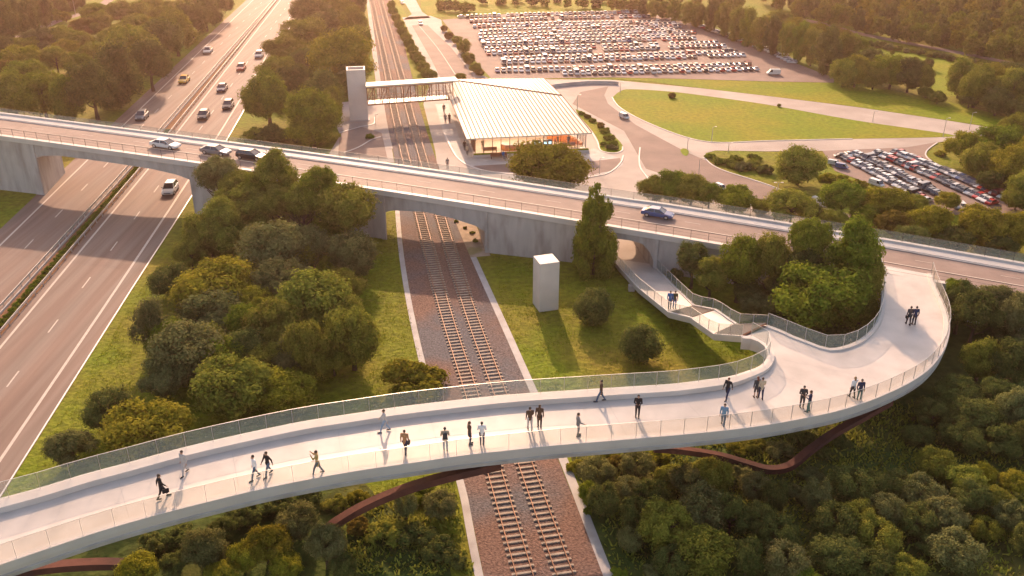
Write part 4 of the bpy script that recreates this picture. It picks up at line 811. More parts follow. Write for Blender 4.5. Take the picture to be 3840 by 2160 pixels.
grp('from the footbridge right of the tracks', 'trees and shrubs right of the tracks below the footbridge', [(1450, 1170, 26, 22, 'gold', 'shrub'), (1500, 1190, 50, 42, 'grey'), (1545, 1165, 38, 28, 'rust', 'shrub'), (1600, 1168, 46, 36, 'grey'), (1655, 1150, 34, 22, 'gold', 'shrub'), (1483, 1240, 30, 34, 'green'), (1520, 1258, 42, 46, 'dark'), (1583, 1236, 42, 42, 'grey'), (1600, 1292, 46, 46, 'dark'), (1638, 1248, 48, 46), (1690, 1200, 44, 38, 'olive'), (1735, 1212, 58, 48, 'grey'), (1788, 1201, 56, 54, 'olive'), (1850, 1190, 46, 36, 'grey', 'shrub'), (1900, 1226, 44, 40, 'grey'), (1950, 1250, 36, 44, 'dark'), (1775, 1284, 68, 68), (1838, 1300, 58, 66, 'dark'), (1675, 1325, 72, 74, 'olive'), (1905, 1310, 46, 54, 'dark'), (1775, 1390, 86, 74, 'olive'), (1588, 1358, 34, 34, 'grey'), (1880, 1400, 54, 56, 'dark'), (1690, 1412, 48, 46, 'dark'), (1648, 1434, 32, 28, 'grey', 'shrub'), (1560, 1440, 26, 18, 'green', 'shrub'), (1480, 1285, 16, 16, 'green', 'shrub'), (1900, 1120, 34, 22, 'olive', 'shrub'), (1960, 1130, 40, 26, 'grey', 'shrub'), (1850, 1128, 28, 18, 'gold', 'shrub'), (2020, 1100, 32, 24, 'dark', 'shrub'), (1530, 1145, 30, 16, 'gold', 'shrub')], tones=('grey', 'dark', 'grey'), anchor=(1430, 1130), loosen=1)
grp('from the tracks in the bottom left thicket', 'trees and shrubs left of the tracks below the footbridge', [(1060, 1235, 40, 32, 'green', 'shrub'), (1106, 1270, 46, 38, 'grey', 'loose'), (1020, 1270, 30, 40, 'grey', 'loose'), (969, 1335, 58, 30, 'olive', 'shrub'), (1044, 1350, 58, 34, 'dark', 'shrub'), (1106, 1375, 50, 34, 'dark', 'shrub'), (1139, 1405, 36, 34, 'dark', 'shrub'), (906, 1323, 36, 26, 'rust', 'shrub'), (840, 1262, 34, 26, 'olive', 'shrub'), (749, 1311, 58, 54, 'grey'), (669, 1375, 64, 58, 'gold'), (819, 1375, 52, 62, 'grey'), (720, 1425, 48, 40, 'gold'), (860, 1430, 40, 42, 'dark'), (612, 1398, 44, 46, 'gold'), (515, 1378, 64, 60, 'grey'), (440, 1420, 42, 34, 'dark'), (347, 1436, 60, 28, 'gold'), (770, 1245, 50, 34, 'dark', 'shrub'), (690, 1265, 48, 34, 'dark', 'shrub'), (610, 1290, 52, 32, 'dark', 'shrub'), (560, 1330, 40, 36, 'dark'), (450, 1350, 50, 32, 'dark', 'shrub'), (370, 1375, 50, 26, 'dark', 'shrub'), (560, 1450, 50, 34, 'gold'), (900, 1250, 30, 16, 'gold', 'shrub')], tones=('grey', 'dark'), anchor=(1180, 1230))
grp('from the tracks at the verge under the road bridge', 'small weeds on the sandy verge', [(1170, 572, 5, 6), (1188, 585, 8, 6), (1196, 605, 7, 10), (1148, 556, 6, 6)], shape='shrub', tones=('green', 'gold'), anchor=(1140, 550), noun='weed', cat='weed', nm='weed')
# hedge of the central reservation: one plant per metre and a half
it = []
mh = resample([a.lerp(c, .52) for a, c in zip(resample(offs(Lr, -1.1), 6), resample(offs(Rl, 1.2), 6))], 1.25)
hedge = [p for p in mh if vis(p, -60) and p.y < G(400, 330).y]
for i, p in enumerate(hedge[:110]):
    o = lk('hedge_plant', CR['shrub'][i % 3], None, None, (p.x, p.y, .25)); o.scale = (.62, .78, .55); o.rotation_euler.z = i * 1.7; setmat(o, LEAF['green'])
    tag(o, f'low green hedge plant in the motorway reservation, {ORD(i + 1) if i < 99 else "last ones"} from the bottom left', 'hedge plant', 'hedge plants of the central reservation')

def scatter(name, polys, n, hgt, wid, mt, label, hv=.6):
    r = np.random.default_rng(len(name) + n); V = []
    for poly in polys:
        W = [G(*p) for p in poly]; P2 = [Vector((p.x, p.y)) for p in W]; x0, x1 = min(p.x for p in P2), max(p.x for p in P2); y0, y1 = min(p.y for p in P2), max(p.y for p in P2); k = 0; A = abs(sum(a.x * b_.y - b_.x * a.y for a, b_ in zip(P2, P2[1:] + P2[:1]))) / 2
        m_ = int(n * A)
        cl = r.uniform(size=(max(3, m_ // 60), 2))
        while k < m_:
            c = cl[r.integers(0, len(cl))] if r.uniform() < .6 else r.uniform(size=2)
            x = x0 + c[0] * (x1 - x0) + r.normal() * .5; y = y0 + c[1] * (y1 - y0) + r.normal() * .5; k += 1
            if inside(x, y, P2): V.append((x, y))
    V = np.array(V); m_ = len(V); a = r.uniform(0, 6.28, m_); w = r.uniform(.5, 1.2, m_) * wid; h = r.uniform(1 - hv, 1 + hv, m_) * hgt; l = r.normal(scale=.5, size=(m_, 2)) * h[:, None]
    dx, dy = np.cos(a) * w, np.sin(a) * w; z0 = np.full(m_, .02)
    v = np.stack([np.c_[V[:, 0] - dx, V[:, 1] - dy, z0], np.c_[V[:, 0] + dx, V[:, 1] + dy, z0], np.c_[V[:, 0] + dx * .5 + l[:, 0], V[:, 1] + dy * .5 + l[:, 1], h], np.c_[V[:, 0] - dx * .5 + l[:, 0], V[:, 1] - dy * .5 + l[:, 1], h]], 1).reshape(-1, 3)
    me = bpy.data.meshes.new(name); me.vertices.add(4 * m_); me.vertices.foreach_set('co', v.ravel()); me.loops.add(4 * m_); me.loops.foreach_set('vertex_index', np.arange(4 * m_)); me.polygons.add(m_); me.polygons.foreach_set('loop_start', np.arange(m_) * 4); me.polygons.foreach_set('loop_total', np.full(m_, 4)); me.update(); me.validate()
    return tag(lk(name, me, mt), label, name.replace('_', ' '), kind='stuff')
GP1 = [(350, 735), (470, 560), (560, 560), (960, 590), (1000, 560), (1010, 700), (1060, 905), (1150, 1190), (900, 1250), (300, 1250), (30, 1250)]
GP2 = [(1235, 640), (1530, 660), (1690, 790), (1870, 850), (1930, 930), (1700, 1000), (1355, 990), (1270, 800)]
GP3 = [(850, 1260), (1140, 1200), (1190, 1449), (850, 1449)]
GP4 = [(1440, 1150), (2300, 1010), (2580, 1000), (2580, 1449), (1550, 1449)]
LEAF['turf'] = leafmat('turf blades', (.14, .18, .010), (.26, .25, .022), .4)
scatter('grass', [GP1, GP2], 26, .10, .05, LEAF['turf'], 'short tufts of grass on the lawns either side of the tracks')
scatter('undergrowth', [GP3, GP4], 26, .26, .10, LEAF['olive'], 'rough undergrowth between the trees below the footbridge')
# ------------------------------------------------------------------ cars
PAINT = {}
for nme, c in (('white', (.62, .61, .59)), ('silver', (.45, .46, .47)), ('grey', (.16, .165, .175)), ('black', (.022, .023, .027)), ('red', (.42, .025, .02)), ('blue', (.035, .08, .22)), ('navy', (.02, .035, .09)), ('yellow', (.75, .42, .04)), ('dark red', (.16, .018, .02)), ('beige', (.45, .36, .26))):
    PAINT[nme] = mat(nme + ' car paint', c, .28, .03, 2, spec=.6, obj=True)
def car_meshes(kind):
    """front towards +Y, length 4.4, width 1.8; returns body, glass"""
    W = .9; B = MB(); Gm = MB()
    S = {'saloon': dict(low=[(-2.2, .42, .62, .74), (-2.12, .3, .88, .84), (-1.5, .24, .96, .89), (-.6, .22, .94, .9), (.6, .22, .92, .9), (1.2, .22, .86, .89), (1.95, .26, .72, .84), (2.18, .36, .56, .70)], cab=[(-1.75, .95), (-1.05, 1.40), (.25, 1.43), (1.05, .93)]),
         'hatch': dict(low=[(-2.05, .4, .75, .78), (-1.98, .3, .95, .85), (-1.4, .24, 1.0, .89), (-.5, .22, .98, .9), (.6, .22, .95, .9), (1.2, .22, .90, .89), (1.85, .26, .76, .84), (2.05, .36, .6, .70)], cab=[(-1.95, .98), (-1.6, 1.48), (.2, 1.52), (1.1, .95)]),
         'van': dict(low=[(-2.4, .35, 1.0, .86), (-2.35, .28, 1.1, .9), (-1, .25, 1.1, .92), (1, .25, 1.1, .92), (1.7, .25, 1.02, .91), (2.25, .28, .85, .86), (2.4, .38, .65, .75)], cab=[(-2.38, 1.1), (-2.3, 1.95), (1.1, 1.98), (1.85, 1.05)])}[kind]
    rings = []
    for y, z0, z1, w in S['low']:
        zm = (z0 + z1) / 2
        rings.append([Vector(p) for p in ((-w * .86, y, z0), (-w, y, z0 + .1), (-w, y, zm), (-w * .97, y, z1 - .06), (-w * .86, y, z1), (w * .86, y, z1), (w * .97, y, z1 - .06), (w, y, zm), (w, y, z0 + .1), (w * .86, y, z0))])
    B.loft(rings)
    (ya, za), (yb, zb), (yc, zc), (yd, zd) = S['cab']; wb, wt = .80, .62
    if kind == 'van': wt = .76; wb = .86
    q = [[(-wb, ya, za - .03), (wb, ya, za - .03), (wb, yd, zd - .03), (-wb, yd, zd - .03)], [(-wt, yb, zb - .03), (wt, yb, zb - .03), (wt, yc, zc - .03), (-wt, yc, zc - .03)]]
    Gm.loft([[Vector(p) for p in r] for r in q])
    r0 = [(-wt - .015, yb - .04, zb - .05), (wt + .015, yb - .04, zb - .05), (wt + .015, yc + .04, zc - .05), (-wt - .015, yc + .04, zc - .05)]
    B.loft([[Vector(p) for p in r0], [Vector((p[0] * .93, p[1] * .97, p[2] + .07)) for p in r0]])
    for s in (-1, 1):
        for (a, b_) in (((s * wb, ya, za - .02), (s * wt, yb, zb)), ((s * wb, yd, zd - .02), (s * wt, yc, zc)), ((s * wb, (ya + yd) / 2, zd), (s * wt, (yb + yc) / 2, zb))): B.tube([a, b_], .045, 4)
        if kind == 'van': B.box(s * .80 - .03 + s * .02, s * .80 + .03 + s * .02, -2.3, .5, 1.05, 1.9)
    return B.me('body', smooth=False), Gm.me('windows')
CM = {k: car_meshes(k) for k in ('saloon', 'hatch', 'van')}
for k in CM: CM[k][0].materials.append(PAINT['white']); CM[k][1].materials.append(M['carglass'])
wm = MB(); wm.tube([(-.11, 0, 0), (.11, 0, 0)], .33, 16); wme = wm.me('tyre'); wme.materials.append(M['rubber'])
rm = MB(); rm.tube([(-.115, 0, 0), (.115, 0, 0)], .2, 10); rme = rm.me('rim'); rme.materials.append(M['steel'])
hl = MB().box(-.17, .17, -.04, .04, -.07, .07).me('headlight'); hl.materials.append(M['lampglass']); tl_ = MB().box(-.15, .15, -.04, .04, -.08, .08).me('taillight'); tl_.materials.append(M['redlamp'])
mirr = MB().box(-.09, .09, -.05, .05, -.06, .06).me('mirror'); mirr.materials.append(M['plastic'])
darkslot = MB().box(-.5, .5, -.02, .02, -.07, .07).me('grille'); darkslot.materials.append(M['plastic'])
def car(p, rz, colour, kind, label, sc_=1.0, full=True, group=None, cat='car', rot=None, name=None):
    e = empty(name or ('van' if kind == 'van' else 'car'), p, rz, label=label, cat=cat, group=group); e.scale = (sc_,) * 3
    if rot: e.rotation_euler = rot
    b_ = lk('body', CM[kind][0], None, e); setmat(b_, PAINT[colour]); lk('windows', CM[kind][1], None, e)
    if full:
        yb = 1.45 if kind == 'van' else 1.32
        for s in (-1, 1):
            for y in (-yb, yb):
                t = lk('wheel', wme, None, e, (s * .80, y, .33)); lk('rim', rme, None, t)
            ye = 2.33 if kind == 'van' else (2.02 if kind == 'hatch' else 2.13)
            lk('headlight', hl, None, e, (s * .58, ye - .03, .62)); lk('taillight', tl_, None, e, (s * .62, -ye - .02, .78)); lk('mirror', mirr, None, e, (s * .98, .72, .98))
        lk('grille', darkslot, None, e, (0, ye + .02, .48))
    return e
hwd = math.atan2(1, -math.tan(HW)) - math.pi / 2
def hwcar(x, y, colour, kind, label, away): 
    p = G(x, y, .6); p.z = .04
    P = Rd if x > 470 or y > 440 else Ld
    q = min(range(len(P) - 1), key=lambda i: (P[i] - p).length); d = P[q + 1] - P[q]; a = math.atan2(d.y, d.x) - math.pi / 2
    car(p, a + (0 if away else math.pi), colour, kind, label, 1.0, group='cars on the motorway')
hwcar(357, 291, 'grey', 'hatch', 'grey car on the left carriageway just behind the road bridge', False)
hwcar(463, 200, 'yellow', 'saloon', 'yellow taxi like car on the left motorway carriageway', False)
hwcar(523, 127, 'silver', 'saloon', 'silver car farthest up the left motorway carriageway', False)
hwcar(607, 169, 'red', 'saloon', 'red car on the right motorway carriageway', False)
hwcar(559, 221, 'navy', 'saloon', 'dark blue car on the motorway behind the red one', False)
hwcar(574, 264, 'black', 'hatch', 'black estate car on the right carriageway above the bridge', False)
hwcar(512, 290, 'black', 'hatch', 'dark hatchback on the motorway nearest the road bridge, right carriageway', False)
hwcar(652, 138, 'silver', 'hatch', 'silver car half hidden by the trees right of the motorway', False)
hwcar(428, 474, 'white', 'hatch', 'white car on the motorway just in front of the road bridge', False)
# cars on the road bridge
def brcar(x, t, colour, kind, label, s=.96):
    p = xy_at(x); q = far_of(p); c = p.lerp(q, t); a = xy_at(x + 20) - xy_at(x - 20); yaw = math.atan2(a.y, a.x) - math.pi / 2; pit = math.atan2(a.z, math.hypot(a.x, a.y))
    e = car((c.x, c.y, p.z + .02), yaw, colour, kind, label, s, group='cars on the road bridge'); e.rotation_euler = (pit, 0, yaw); e.scale = (s, s * 1.06, s * .9)
brcar(400, .48, 'white', 'saloon', 'white saloon on the road bridge over the motorway'); brcar(530, .50, 'grey', 'saloon', 'dark grey car in the middle of the three on the road bridge'); brcar(622, .50, 'black', 'hatch', 'black hatchback leading the three cars on the road bridge'); brcar(1694, .60, 'blue', 'saloon', 'blue car alone on the road bridge right of the conical tree', .88)
# parked cars
cols = ['white'] * 20 + ['silver'] * 18 + ['grey'] * 20 + ['black'] * 15 + ['red'] * 12 + ['navy'] * 5 + ['dark red'] * 5 + ['blue'] * 3 + ['beige'] * 2
far_stuff = MB(); fsm = [PAINT[c] for c in ('white', 'silver', 'grey', 'black', 'red', 'navy', 'dark red', 'blue', 'beige')] + [M['carglass']]
fsi = {c: i for i, c in enumerate(('white', 'silver', 'grey', 'black', 'red', 'navy', 'dark red', 'blue', 'beige'))}
def kindof(): return 'van' if random.random() < .05 else ('saloon' if random.random() < .55 else 'hatch')
cnt = 0
def kword(k): return {'van': 'van', 'saloon': 'saloon', 'hatch': 'hatchback'}[k]
ngl = {}
for r in rows:
    vb = None; k_ = 0
    for i, p in enumerate(r['w']):
        if random.random() < .035: continue
        c = random.choice(cols); kd = kindof(); a = CARH + (math.pi if random.random() < .8 else 0) + random.uniform(-.04, .04); k_ += 1
        pp = Vector((p.x, p.y, .05)) + dv * random.uniform(-.12, .12)
        if r['n'] != 'r':
            car(pp, a, c, kd, f'{c} {kword(kd)}, {ORD(k_)} from the left in the {r["n"]}', .6, full=False, group='cars parked in the large car park')
        else:
            Mx = Matrix.Translation(pp) @ Matrix.Rotation(a, 4, 'Z') @ Matrix.Scale(.6, 4)
            for me, mi in ((CM[kd][0], fsi[c]), (CM[kd][1], 9)):
                far_stuff.add([Mx @ v.co for v in me.vertices], [tuple(pl.vertices) for pl in me.polygons], mi)
fo = lk('parked_cars', far_stuff.me('parked_cars', fix=False), fsm); tag(fo, 'packed far rows of small parked cars filling the back of the large car park', 'parked cars', kind='stuff')
er = resample(spl([G(*p) for p in ((1716, 52), (1750, 64), (1850, 100), (1932, 130), (1992, 160))], 5), 1.9); k_ = 0
for i, p in enumerate(er):
    if i in (1, 3): continue
    c = random.choice(cols); kd = 'van' if i in (12, 15, 20) else kindof(); k_ += 1
    car((p.x, p.y, .05), R(64), c, kd, f'{c} {kword(kd)}, {ORD(k_)} from the far end along the tree line edge', .58, full=False, group='cars parked along the tree line')
lot = [('right hand', (2254, 386), (2400, 443), (2532, 502), 31), ('middle right', (2205, 388), (2350, 448), (2495, 514), 29), ('middle left', (2156, 390), (2260, 440), (2388, 506), 25), ('left hand', (2128, 400), (2215, 445), (2330, 508), 22)]
for nm_, a, b_, c_, n in lot:
    W = resample(spl([G(*a), G(*b_), G(*c_)], 6), .1); m_ = len(W) - 1
    for i in range(n):
        p = W[int(m_ * i / (n - 1))]; c = random.choice(cols); kd = kindof()
        x_, y_ = 0, 0; d = p - Vector((0, 0, CAMH)); z = d.dot(FW); px = (1920 + FPX * d.x / z) / K; py = (1080 - FPX * d.dot(UP) / z) / K
        h_ = G(px + 13, py - 3.2) - G(px - 13, py + 3.2); yaw = math.atan2(h_.y, h_.x) - math.pi / 2
        car((p.x, p.y, .05), yaw + math.pi * (random.random() < .5) + random.uniform(-.04, .04), c, kd, f'{c} {kword(kd)}, {ORD(i + 1)} from the back in the {nm_} row, second car park', .53, full=False, group='cars parked in the second car park')
def vplace(x, y, x2, y2, c, kd, label, s, full=True, name=None, cat='van'):
    p = G(x, y); q = G(x2, y2); d = q - p; car(Vector((p.x, p.y, .06)), math.atan2(d.y, d.x) - math.pi / 2, c, kd, label, s, full, name=name, cat=cat)
vplace(1570, 298, 1590, 306, 'white', 'van', 'white van driving down the forecourt road', .5)
vplace(1945, 188, 1925, 188, 'white', 'van', 'white minibus parked alone at the car park corner', .62)
vplace(2057, 512, 2080, 522, 'white', 'van', 'white van on the slip road between trees', .42)
vplace(1812, 476, 1830, 484, 'white', 'van', 'white van half hidden behind bushes on the slip road', .4)
vplace(2097, 415, 2125, 420, 'silver', 'van', 'pale lorry parked at the upper left corner of the second car park', .4, False, cat='lorry')
vplace(2117, 424, 2145, 429, 'blue', 'van', 'blue and white lorry parked beside the left hand car row', .42, False, cat='lorry')
vplace(2204, 468, 2225, 475, 'white', 'van', 'white van parked at the trees in front of the second car park', .5, False)
vplace(2112, 395, 2095, 396, 'black', 'saloon', 'black saloon parked across the top of the second car park', .48, False, cat='car')
vplace(2134, 392, 2142, 398, 'white', 'saloon', 'white saloon at the top left end of the second car park', .44, False, cat='car')
vplace(2402, 522, 2412, 532, 'white', 'hatch', 'white hatchback half hidden by the golden tree, left of a pair', .46, False, cat='car')
vplace(2420, 524, 2430, 534, 'white', 'van', 'white van half hidden by the golden tree, right of a pair', .42, False)
vplace(1058, 62, 1062, 70, 'white', 'saloon', 'white car at the junction beyond the station', .7, False, cat='car')
vplace(1012, 10, 1018, 18, 'grey', 'saloon', 'grey car on the side road at the top edge', .6, False, cat='car')
vplace(79, 83, 100, 76, 'silver', 'saloon', 'silver car on the country lane in the top left', .8, False, cat='car')
vplace(1162, 45, 1175, 45, 'silver', 'saloon', 'silver car at the entrance of the large car park', .6, False, cat='car')

# ------------------------------------------------------------------ lamp posts
def lamp(x, y, h, label, arms=1):
    e = empty('street_lamp', G(x, y), label=label, cat='street lamp', group='street lamps')
    MB().tube([(0, 0, 0), (0, 0, h)], [.07, .04], 6).build('post', M['steel'], e)
    for s in ((1,), (-1, 1))[arms - 1]:
        MB().tube([(0, 0, h), (s * .5, 0, h + .08)], .03, 5).build('arm', M['steel'], e); MB().box(s * .5 - .18, s * .5 + .18, -.08, .08, h + .05, h + .13).build('lamp_head', M['steel'], e)
for x, y, h, l, a in ((1951, 520, 3.6, 'double armed street lamp beside the slip road, right of the conical tree', 2), (1757, 445, 3.0, 'tall grey twin mast by the forecourt bushes', 1), (1452, 275, 2.8, 'thin street lamp behind the station shrub bed', 1), (1560, 234, 2.2, 'thin street lamp at the left tip of the grass island', 1), (1729, 376, 1.8, 'short lamp beside the tiny grass island', 1), (1790, 356, 2.6, 'lamp on the lower kerb of the grass island', 1), (1832, 383, 1.6, 'short lamp above the hedge island', 1), (2195, 307, 2.0, 'thin lamp on the loop road near its middle', 1), (2372, 345, 3.4, 'lamp at the right tip of the grass island', 1), (2438, 327, 3.2, 'lamp at the right end of the loop road', 1), (2486, 125, 4.6, 'lamp rising against the far wood at the right', 1), (191, 40, 5.2, 'pale lamp mast in the top left wood', 1), (1163, 130, 2.8, 'lamp standing in the car park shrubs', 1), (1767, 62, 3.8, 'lamp at the tree line of the large car park', 1), (945, 312, 1.8, 'short lamp beside the lift tower', 1), (1508, 438, 2.6, 'thin lamp in the paved bay right of the golden tree', 1)):
    lamp(x, y, h, l, a)

# ------------------------------------------------------------------ people
SKIN = mat('skin', (.42, .24, .16), .6, .05, 5, obj=True)
HAIR = {'black': mat('black hair', (.018, .014, .012), .6, .1, 8, obj=True), 'brown': mat('brown hair', (.07, .035, .018), .6, .1, 8, obj=True), 'red': mat('auburn hair', (.16, .05, .025), .6, .1, 8, obj=True), 'blond': mat('blond hair', (.28, .17, .08), .6, .1, 8, obj=True)}
CL = {}
def cloth(n):
    c = {'black': (.018, .018, .022), 'charcoal': (.05, .05, .055), 'grey': (.20, .19, .19), 'light grey': (.42, .41, .41), 'white': (.72, .72, .74), 'blue': (.06, .16, .38), 'denim': (.075, .12, .19), 'pale denim': (.24, .32, .42), 'navy': (.025, .035, .08), 'tan': (.38, .20, .10), 'khaki': (.42, .30, .12), 'brown': (.10, .06, .04), 'beige': (.46, .38, .28), 'teal': (.03, .13, .13), 'olive': (.10, .09, .05), 'shirt blue': (.16, .28, .42), 'skin': (.42, .24, .16)}[n]
    if n not in CL: CL[n] = mat(n + ' cloth', c, .85, .12, 14, obj=True, spec=.2)
    return CL[n]
def caps(b, p, q, r0, r1, fl=1.0, n=10):
    p, q = Vector(p), Vector(q); b.ico(p, r0, 2, sy=fl); b.ico(q, r1, 2, sy=fl)
    t = (q - p).normalized(); a = t.cross(Vector((0, 1, 0)));
    if a.length < .1: a = t.cross(Vector((1, 0, 0)))
    a.normalize(); c = a.cross(t); rg = []
    for k in range(5):
        f = k / 4; r = r0 + (r1 - r0) * f; rg.append([p.lerp(q, f) + (a * math.cos(6.2832 * j / n) + c * math.sin(6.2832 * j / n) * 1.0) * r * 1 for j in range(n)])
    for rr in rg:
        for v, base in zip(rr, rr): pass
    b.loft([[Vector((v.x, p.lerp(q, i / 4).y + (v.y - p.lerp(q, i / 4).y) * fl, v.z)) for v in rr] for i, rr in enumerate(rg)])
def fuse(b, name, vox, dec=None):
    me = b.me(name); ob = bpy.data.objects.new('tmp', me); col.objects.link(ob)
    m = ob.modifiers.new('r', 'REMESH'); m.mode = 'VOXEL'; m.voxel_size = vox; m.use_smooth_shade = True
    s = ob.modifiers.new('s', 'SMOOTH'); s.factor = .5; s.iterations = 2
    if dec: d = ob.modifiers.new('d', 'DECIMATE'); d.ratio = dec
    dg = bpy.context.evaluated_depsgraph_get(); me2 = bpy.data.meshes.new_from_object(ob.evaluated_get(dg)); me2.name = name
    bpy.data.objects.remove(ob); bpy.data.meshes.remove(me); return me2
def skeleton(pose):
    """metres, standing figure 1.78 tall, facing +Y"""
    J = {}
    s = {'walk': .30, 'stand': .04, 'stroll': .16, 'sit': 0}.get(pose['legs'], .05); hz = .93 if pose['legs'] != 'walk' else .90
    if pose['legs'] == 'sit': hz = .52
    for sd, ph in ((-1, 1), (1, -1)):
        hip = Vector((sd * .095, 0, hz)); k = 'L' if sd < 0 else 'R'
        if pose['legs'] == 'sit': kn = Vector((sd * .12, .44, .50)); an = Vector((sd * .12, .40, .08))
        else:
            an = Vector((sd * .10, s * ph, .08 + (.05 if ph < 0 and s > .2 else 0))); kn = Vector((sd * .10, s * ph * .5 + .05, .50))
        J['hip' + k] = hip; J['kn' + k] = kn; J['an' + k] = an; J['toe' + k] = an + Vector((0, .17, -.045 if s < .2 or ph > 0 else -.07))
        sh = Vector((sd * .195, 0, hz + .53)); J['sh' + k] = sh; ar = pose['arms'][0 if sd < 0 else 1]
        if ar == 'down': el = sh + Vector((sd * .05, -.03, -.29)); wr = el + Vector((sd * .01, .05, -.25))
        elif ar == 'fwd': el = sh + Vector((sd * .04, .10, -.27)); wr = el + Vector((-sd * .01, .16, -.19))
        elif ar == 'back': el = sh + Vector((sd * .05, -.13, -.26)); wr = el + Vector((sd * .01, -.04, -.25))
        elif ar == 'hold': el = sh + Vector((sd * .06, .03, -.29)); wr = el + Vector((-sd * .13, .21, .02))
        elif ar == 'up': el = sh + Vector((sd * .08, .18, -.14)); wr = el + Vector((-sd * .10, .12, .21))
        else: el = sh + Vector((sd * .12, .08, -.25)); wr = el + Vector((sd * .10, .2, -.06))
        J['el' + k] = el; J['wr' + k] = wr
    J['pel'] = Vector((0, 0, hz)); J['ch'] = Vector((0, 0, hz + .42)); J['nk'] = Vector((0, 0, hz + .58)); J['hd'] = Vector((0, .02, hz + .74)); return J
def body_mesh(J):
    b = MB(); caps(b, J['pel'], J['pel'] + Vector((0, 0, .2)), .135, .115, .72); caps(b, J['pel'] + Vector((0, 0, .18)), J['ch'], .115, .15, .68); caps(b, J['shL'], J['shR'], .065, .065); caps(b, J['ch'], J['nk'], .12, .055, .75); caps(b, J['nk'], J['hd'] - Vector((0, .02, .06)), .052, .05)
    hd = J['hd']; b.ico(hd, .10, 2, sx=.80, sy=.95, sz=1.18); b.ico(hd + Vector((0, .045, -.06)), .055, 2, sz=.9); b.ico(hd + Vector((0, .10, -.015)), .016, 1, sz=1.5)
    for s in (-1, 1): b.ico(hd + Vector((s * .082, 0, -.01)), .022, 1, sx=.5, sz=1.3); b.ico(hd + Vector((s * .032, .082, .012)), .014, 1)
    b.ico(hd + Vector((0, .09, -.055)), .018, 1, sx=1.5, sz=.5)
    for k, s in (('L', -1), ('R', 1)):
        caps(b, J['hip' + k], J['kn' + k], .085, .055); caps(b, J['kn' + k], J['an' + k], .055, .036); caps(b, J['an' + k] + Vector((0, -.04, -.03)), J['toe' + k], .04, .032)
        caps(b, J['sh' + k], J['el' + k], .052, .04); caps(b, J['el' + k], J['wr' + k], .04, .026)
        w = J['wr' + k]; d = (w - J['el' + k]).normalized(); sd = d.cross(Vector((0, 1, 0)));
        if sd.length < .3: sd = Vector((1, 0, 0))
        sd.normalize(); up = sd.cross(d)
        pm_ = w + d * .085; caps(b, w, pm_, .026, .030)
        for j, (o_, l) in enumerate(((-.027, .062), (-.009, .075), (.009, .07), (.027, .055))):
            f0 = pm_ + sd * o_ + d * .01; f1 = f0 + d * l * .55 + up * .006; f2 = f1 + d * l * .38 + up * .028; caps(b, f0, f1, .0105, .0095, n=6); caps(b, f1, f2, .0095, .008, n=6)
        t0 = w + d * .03 - sd * .026; t1 = t0 - sd * .028 + d * .035; caps(b, t0, t1, .012, .010, n=6); caps(b, t1, t1 + d * .03, .010, .009, n=6)
    return fuse(b, 'body', .0085, .25)
def top_mesh(J, long=0, sleeve=1.0):
    b = MB(); z0 = -.04 - long; caps(b, J['pel'] + Vector((0, 0, z0)), J['pel'] + Vector((0, 0, .2)), .158, .140, .76); caps(b, J['pel'] + Vector((0, 0, .18)), J['ch'], .140, .172, .72); caps(b, J['shL'], J['shR'], .078, .078); caps(b, J['ch'], J['nk'] - Vector((0, 0, .03)), .145, .07, .78)
    for k in 'LR':
        e = J['el' + k]; w = J['wr' + k]; caps(b, J['sh' + k], e, .068, .055)
        if sleeve > .5: caps(b, e, e.lerp(w, .92), .055, .040)
    return fuse(b, 'top', .016, .5)
def leg_mesh(J, f=1.0):
    b = MB(); caps(b, J['pel'] + Vector((0, 0, -.02)), J['pel'] + Vector((0, 0, .1)), .147, .135, .76)
    for k in 'LR':
        caps(b, J['hip' + k], J['kn' + k], .100, .070)
        if f > .6: caps(b, J['kn' + k], J['an' + k], .070, .052)
    return fuse(b, 'trousers', .016, .5)
POSES = {'walkA': dict(legs='walk', arms=('back', 'fwd')), 'walkB': dict(legs='walk', arms=('down', 'down')), 'stroll': dict(legs='stroll', arms=('down', 'fwd')), 'stand': dict(legs='stand', arms=('down', 'down')), 'hold': dict(legs='stand', arms=('hold', 'hold')), 'photo': dict(legs='walk', arms=('up', 'up')), 'reach': dict(legs='stand', arms=('down', 'out')), 'sit': dict(legs='sit', arms=('hold', 'fwd'))}
PM = {}
def pose_meshes(n):
    if n not in PM:
        J = skeleton(POSES[n]); PM[n] = dict(J=J, body=body_mesh(J), top=top_mesh(J), coat=top_mesh(J, .16), tee=top_mesh(J, .0, 0), legs=leg_mesh(J), shorts=leg_mesh(J, .3))
        for k in ('body', 'top', 'coat', 'tee', 'legs', 'shorts'): PM[n][k].materials.clear(); PM[n][k].materials.append(SKIN)
        hd = J['hd']; b = MB(); b.ico(hd + Vector((0, -.018, .03)), .108, 2, sx=.84, sy=.96, sz=1.02); hm = fuse(b, 'hair', .014)
        b = MB(); b.ico(hd + Vector((0, -.02, .03)), .11, 2, sx=.85, sy=.96, sz=1.05); b.ico(hd + Vector((0, -.07, -.12)), .09, 2, sx=1, sy=.5, sz=1.9); hl_ = fuse(b, 'hair', .016)
        for m_ in (hm, hl_): m_.materials.clear(); m_.materials.append(SKIN)
        PM[n]['hair'] = hm; PM[n]['long'] = hl_
        for k in 'LR':
            b = MB(); a = J['an' + k]; t = J['toe' + k]; caps(b, a + Vector((0, -.05, -.035)), t + Vector((0, .02, 0)), .046, .040); m_ = fuse(b, 'shoe', .014); m_.materials.clear(); m_.materials.append(SKIN); PM[n]['shoe' + k] = m_
    return PM[n]
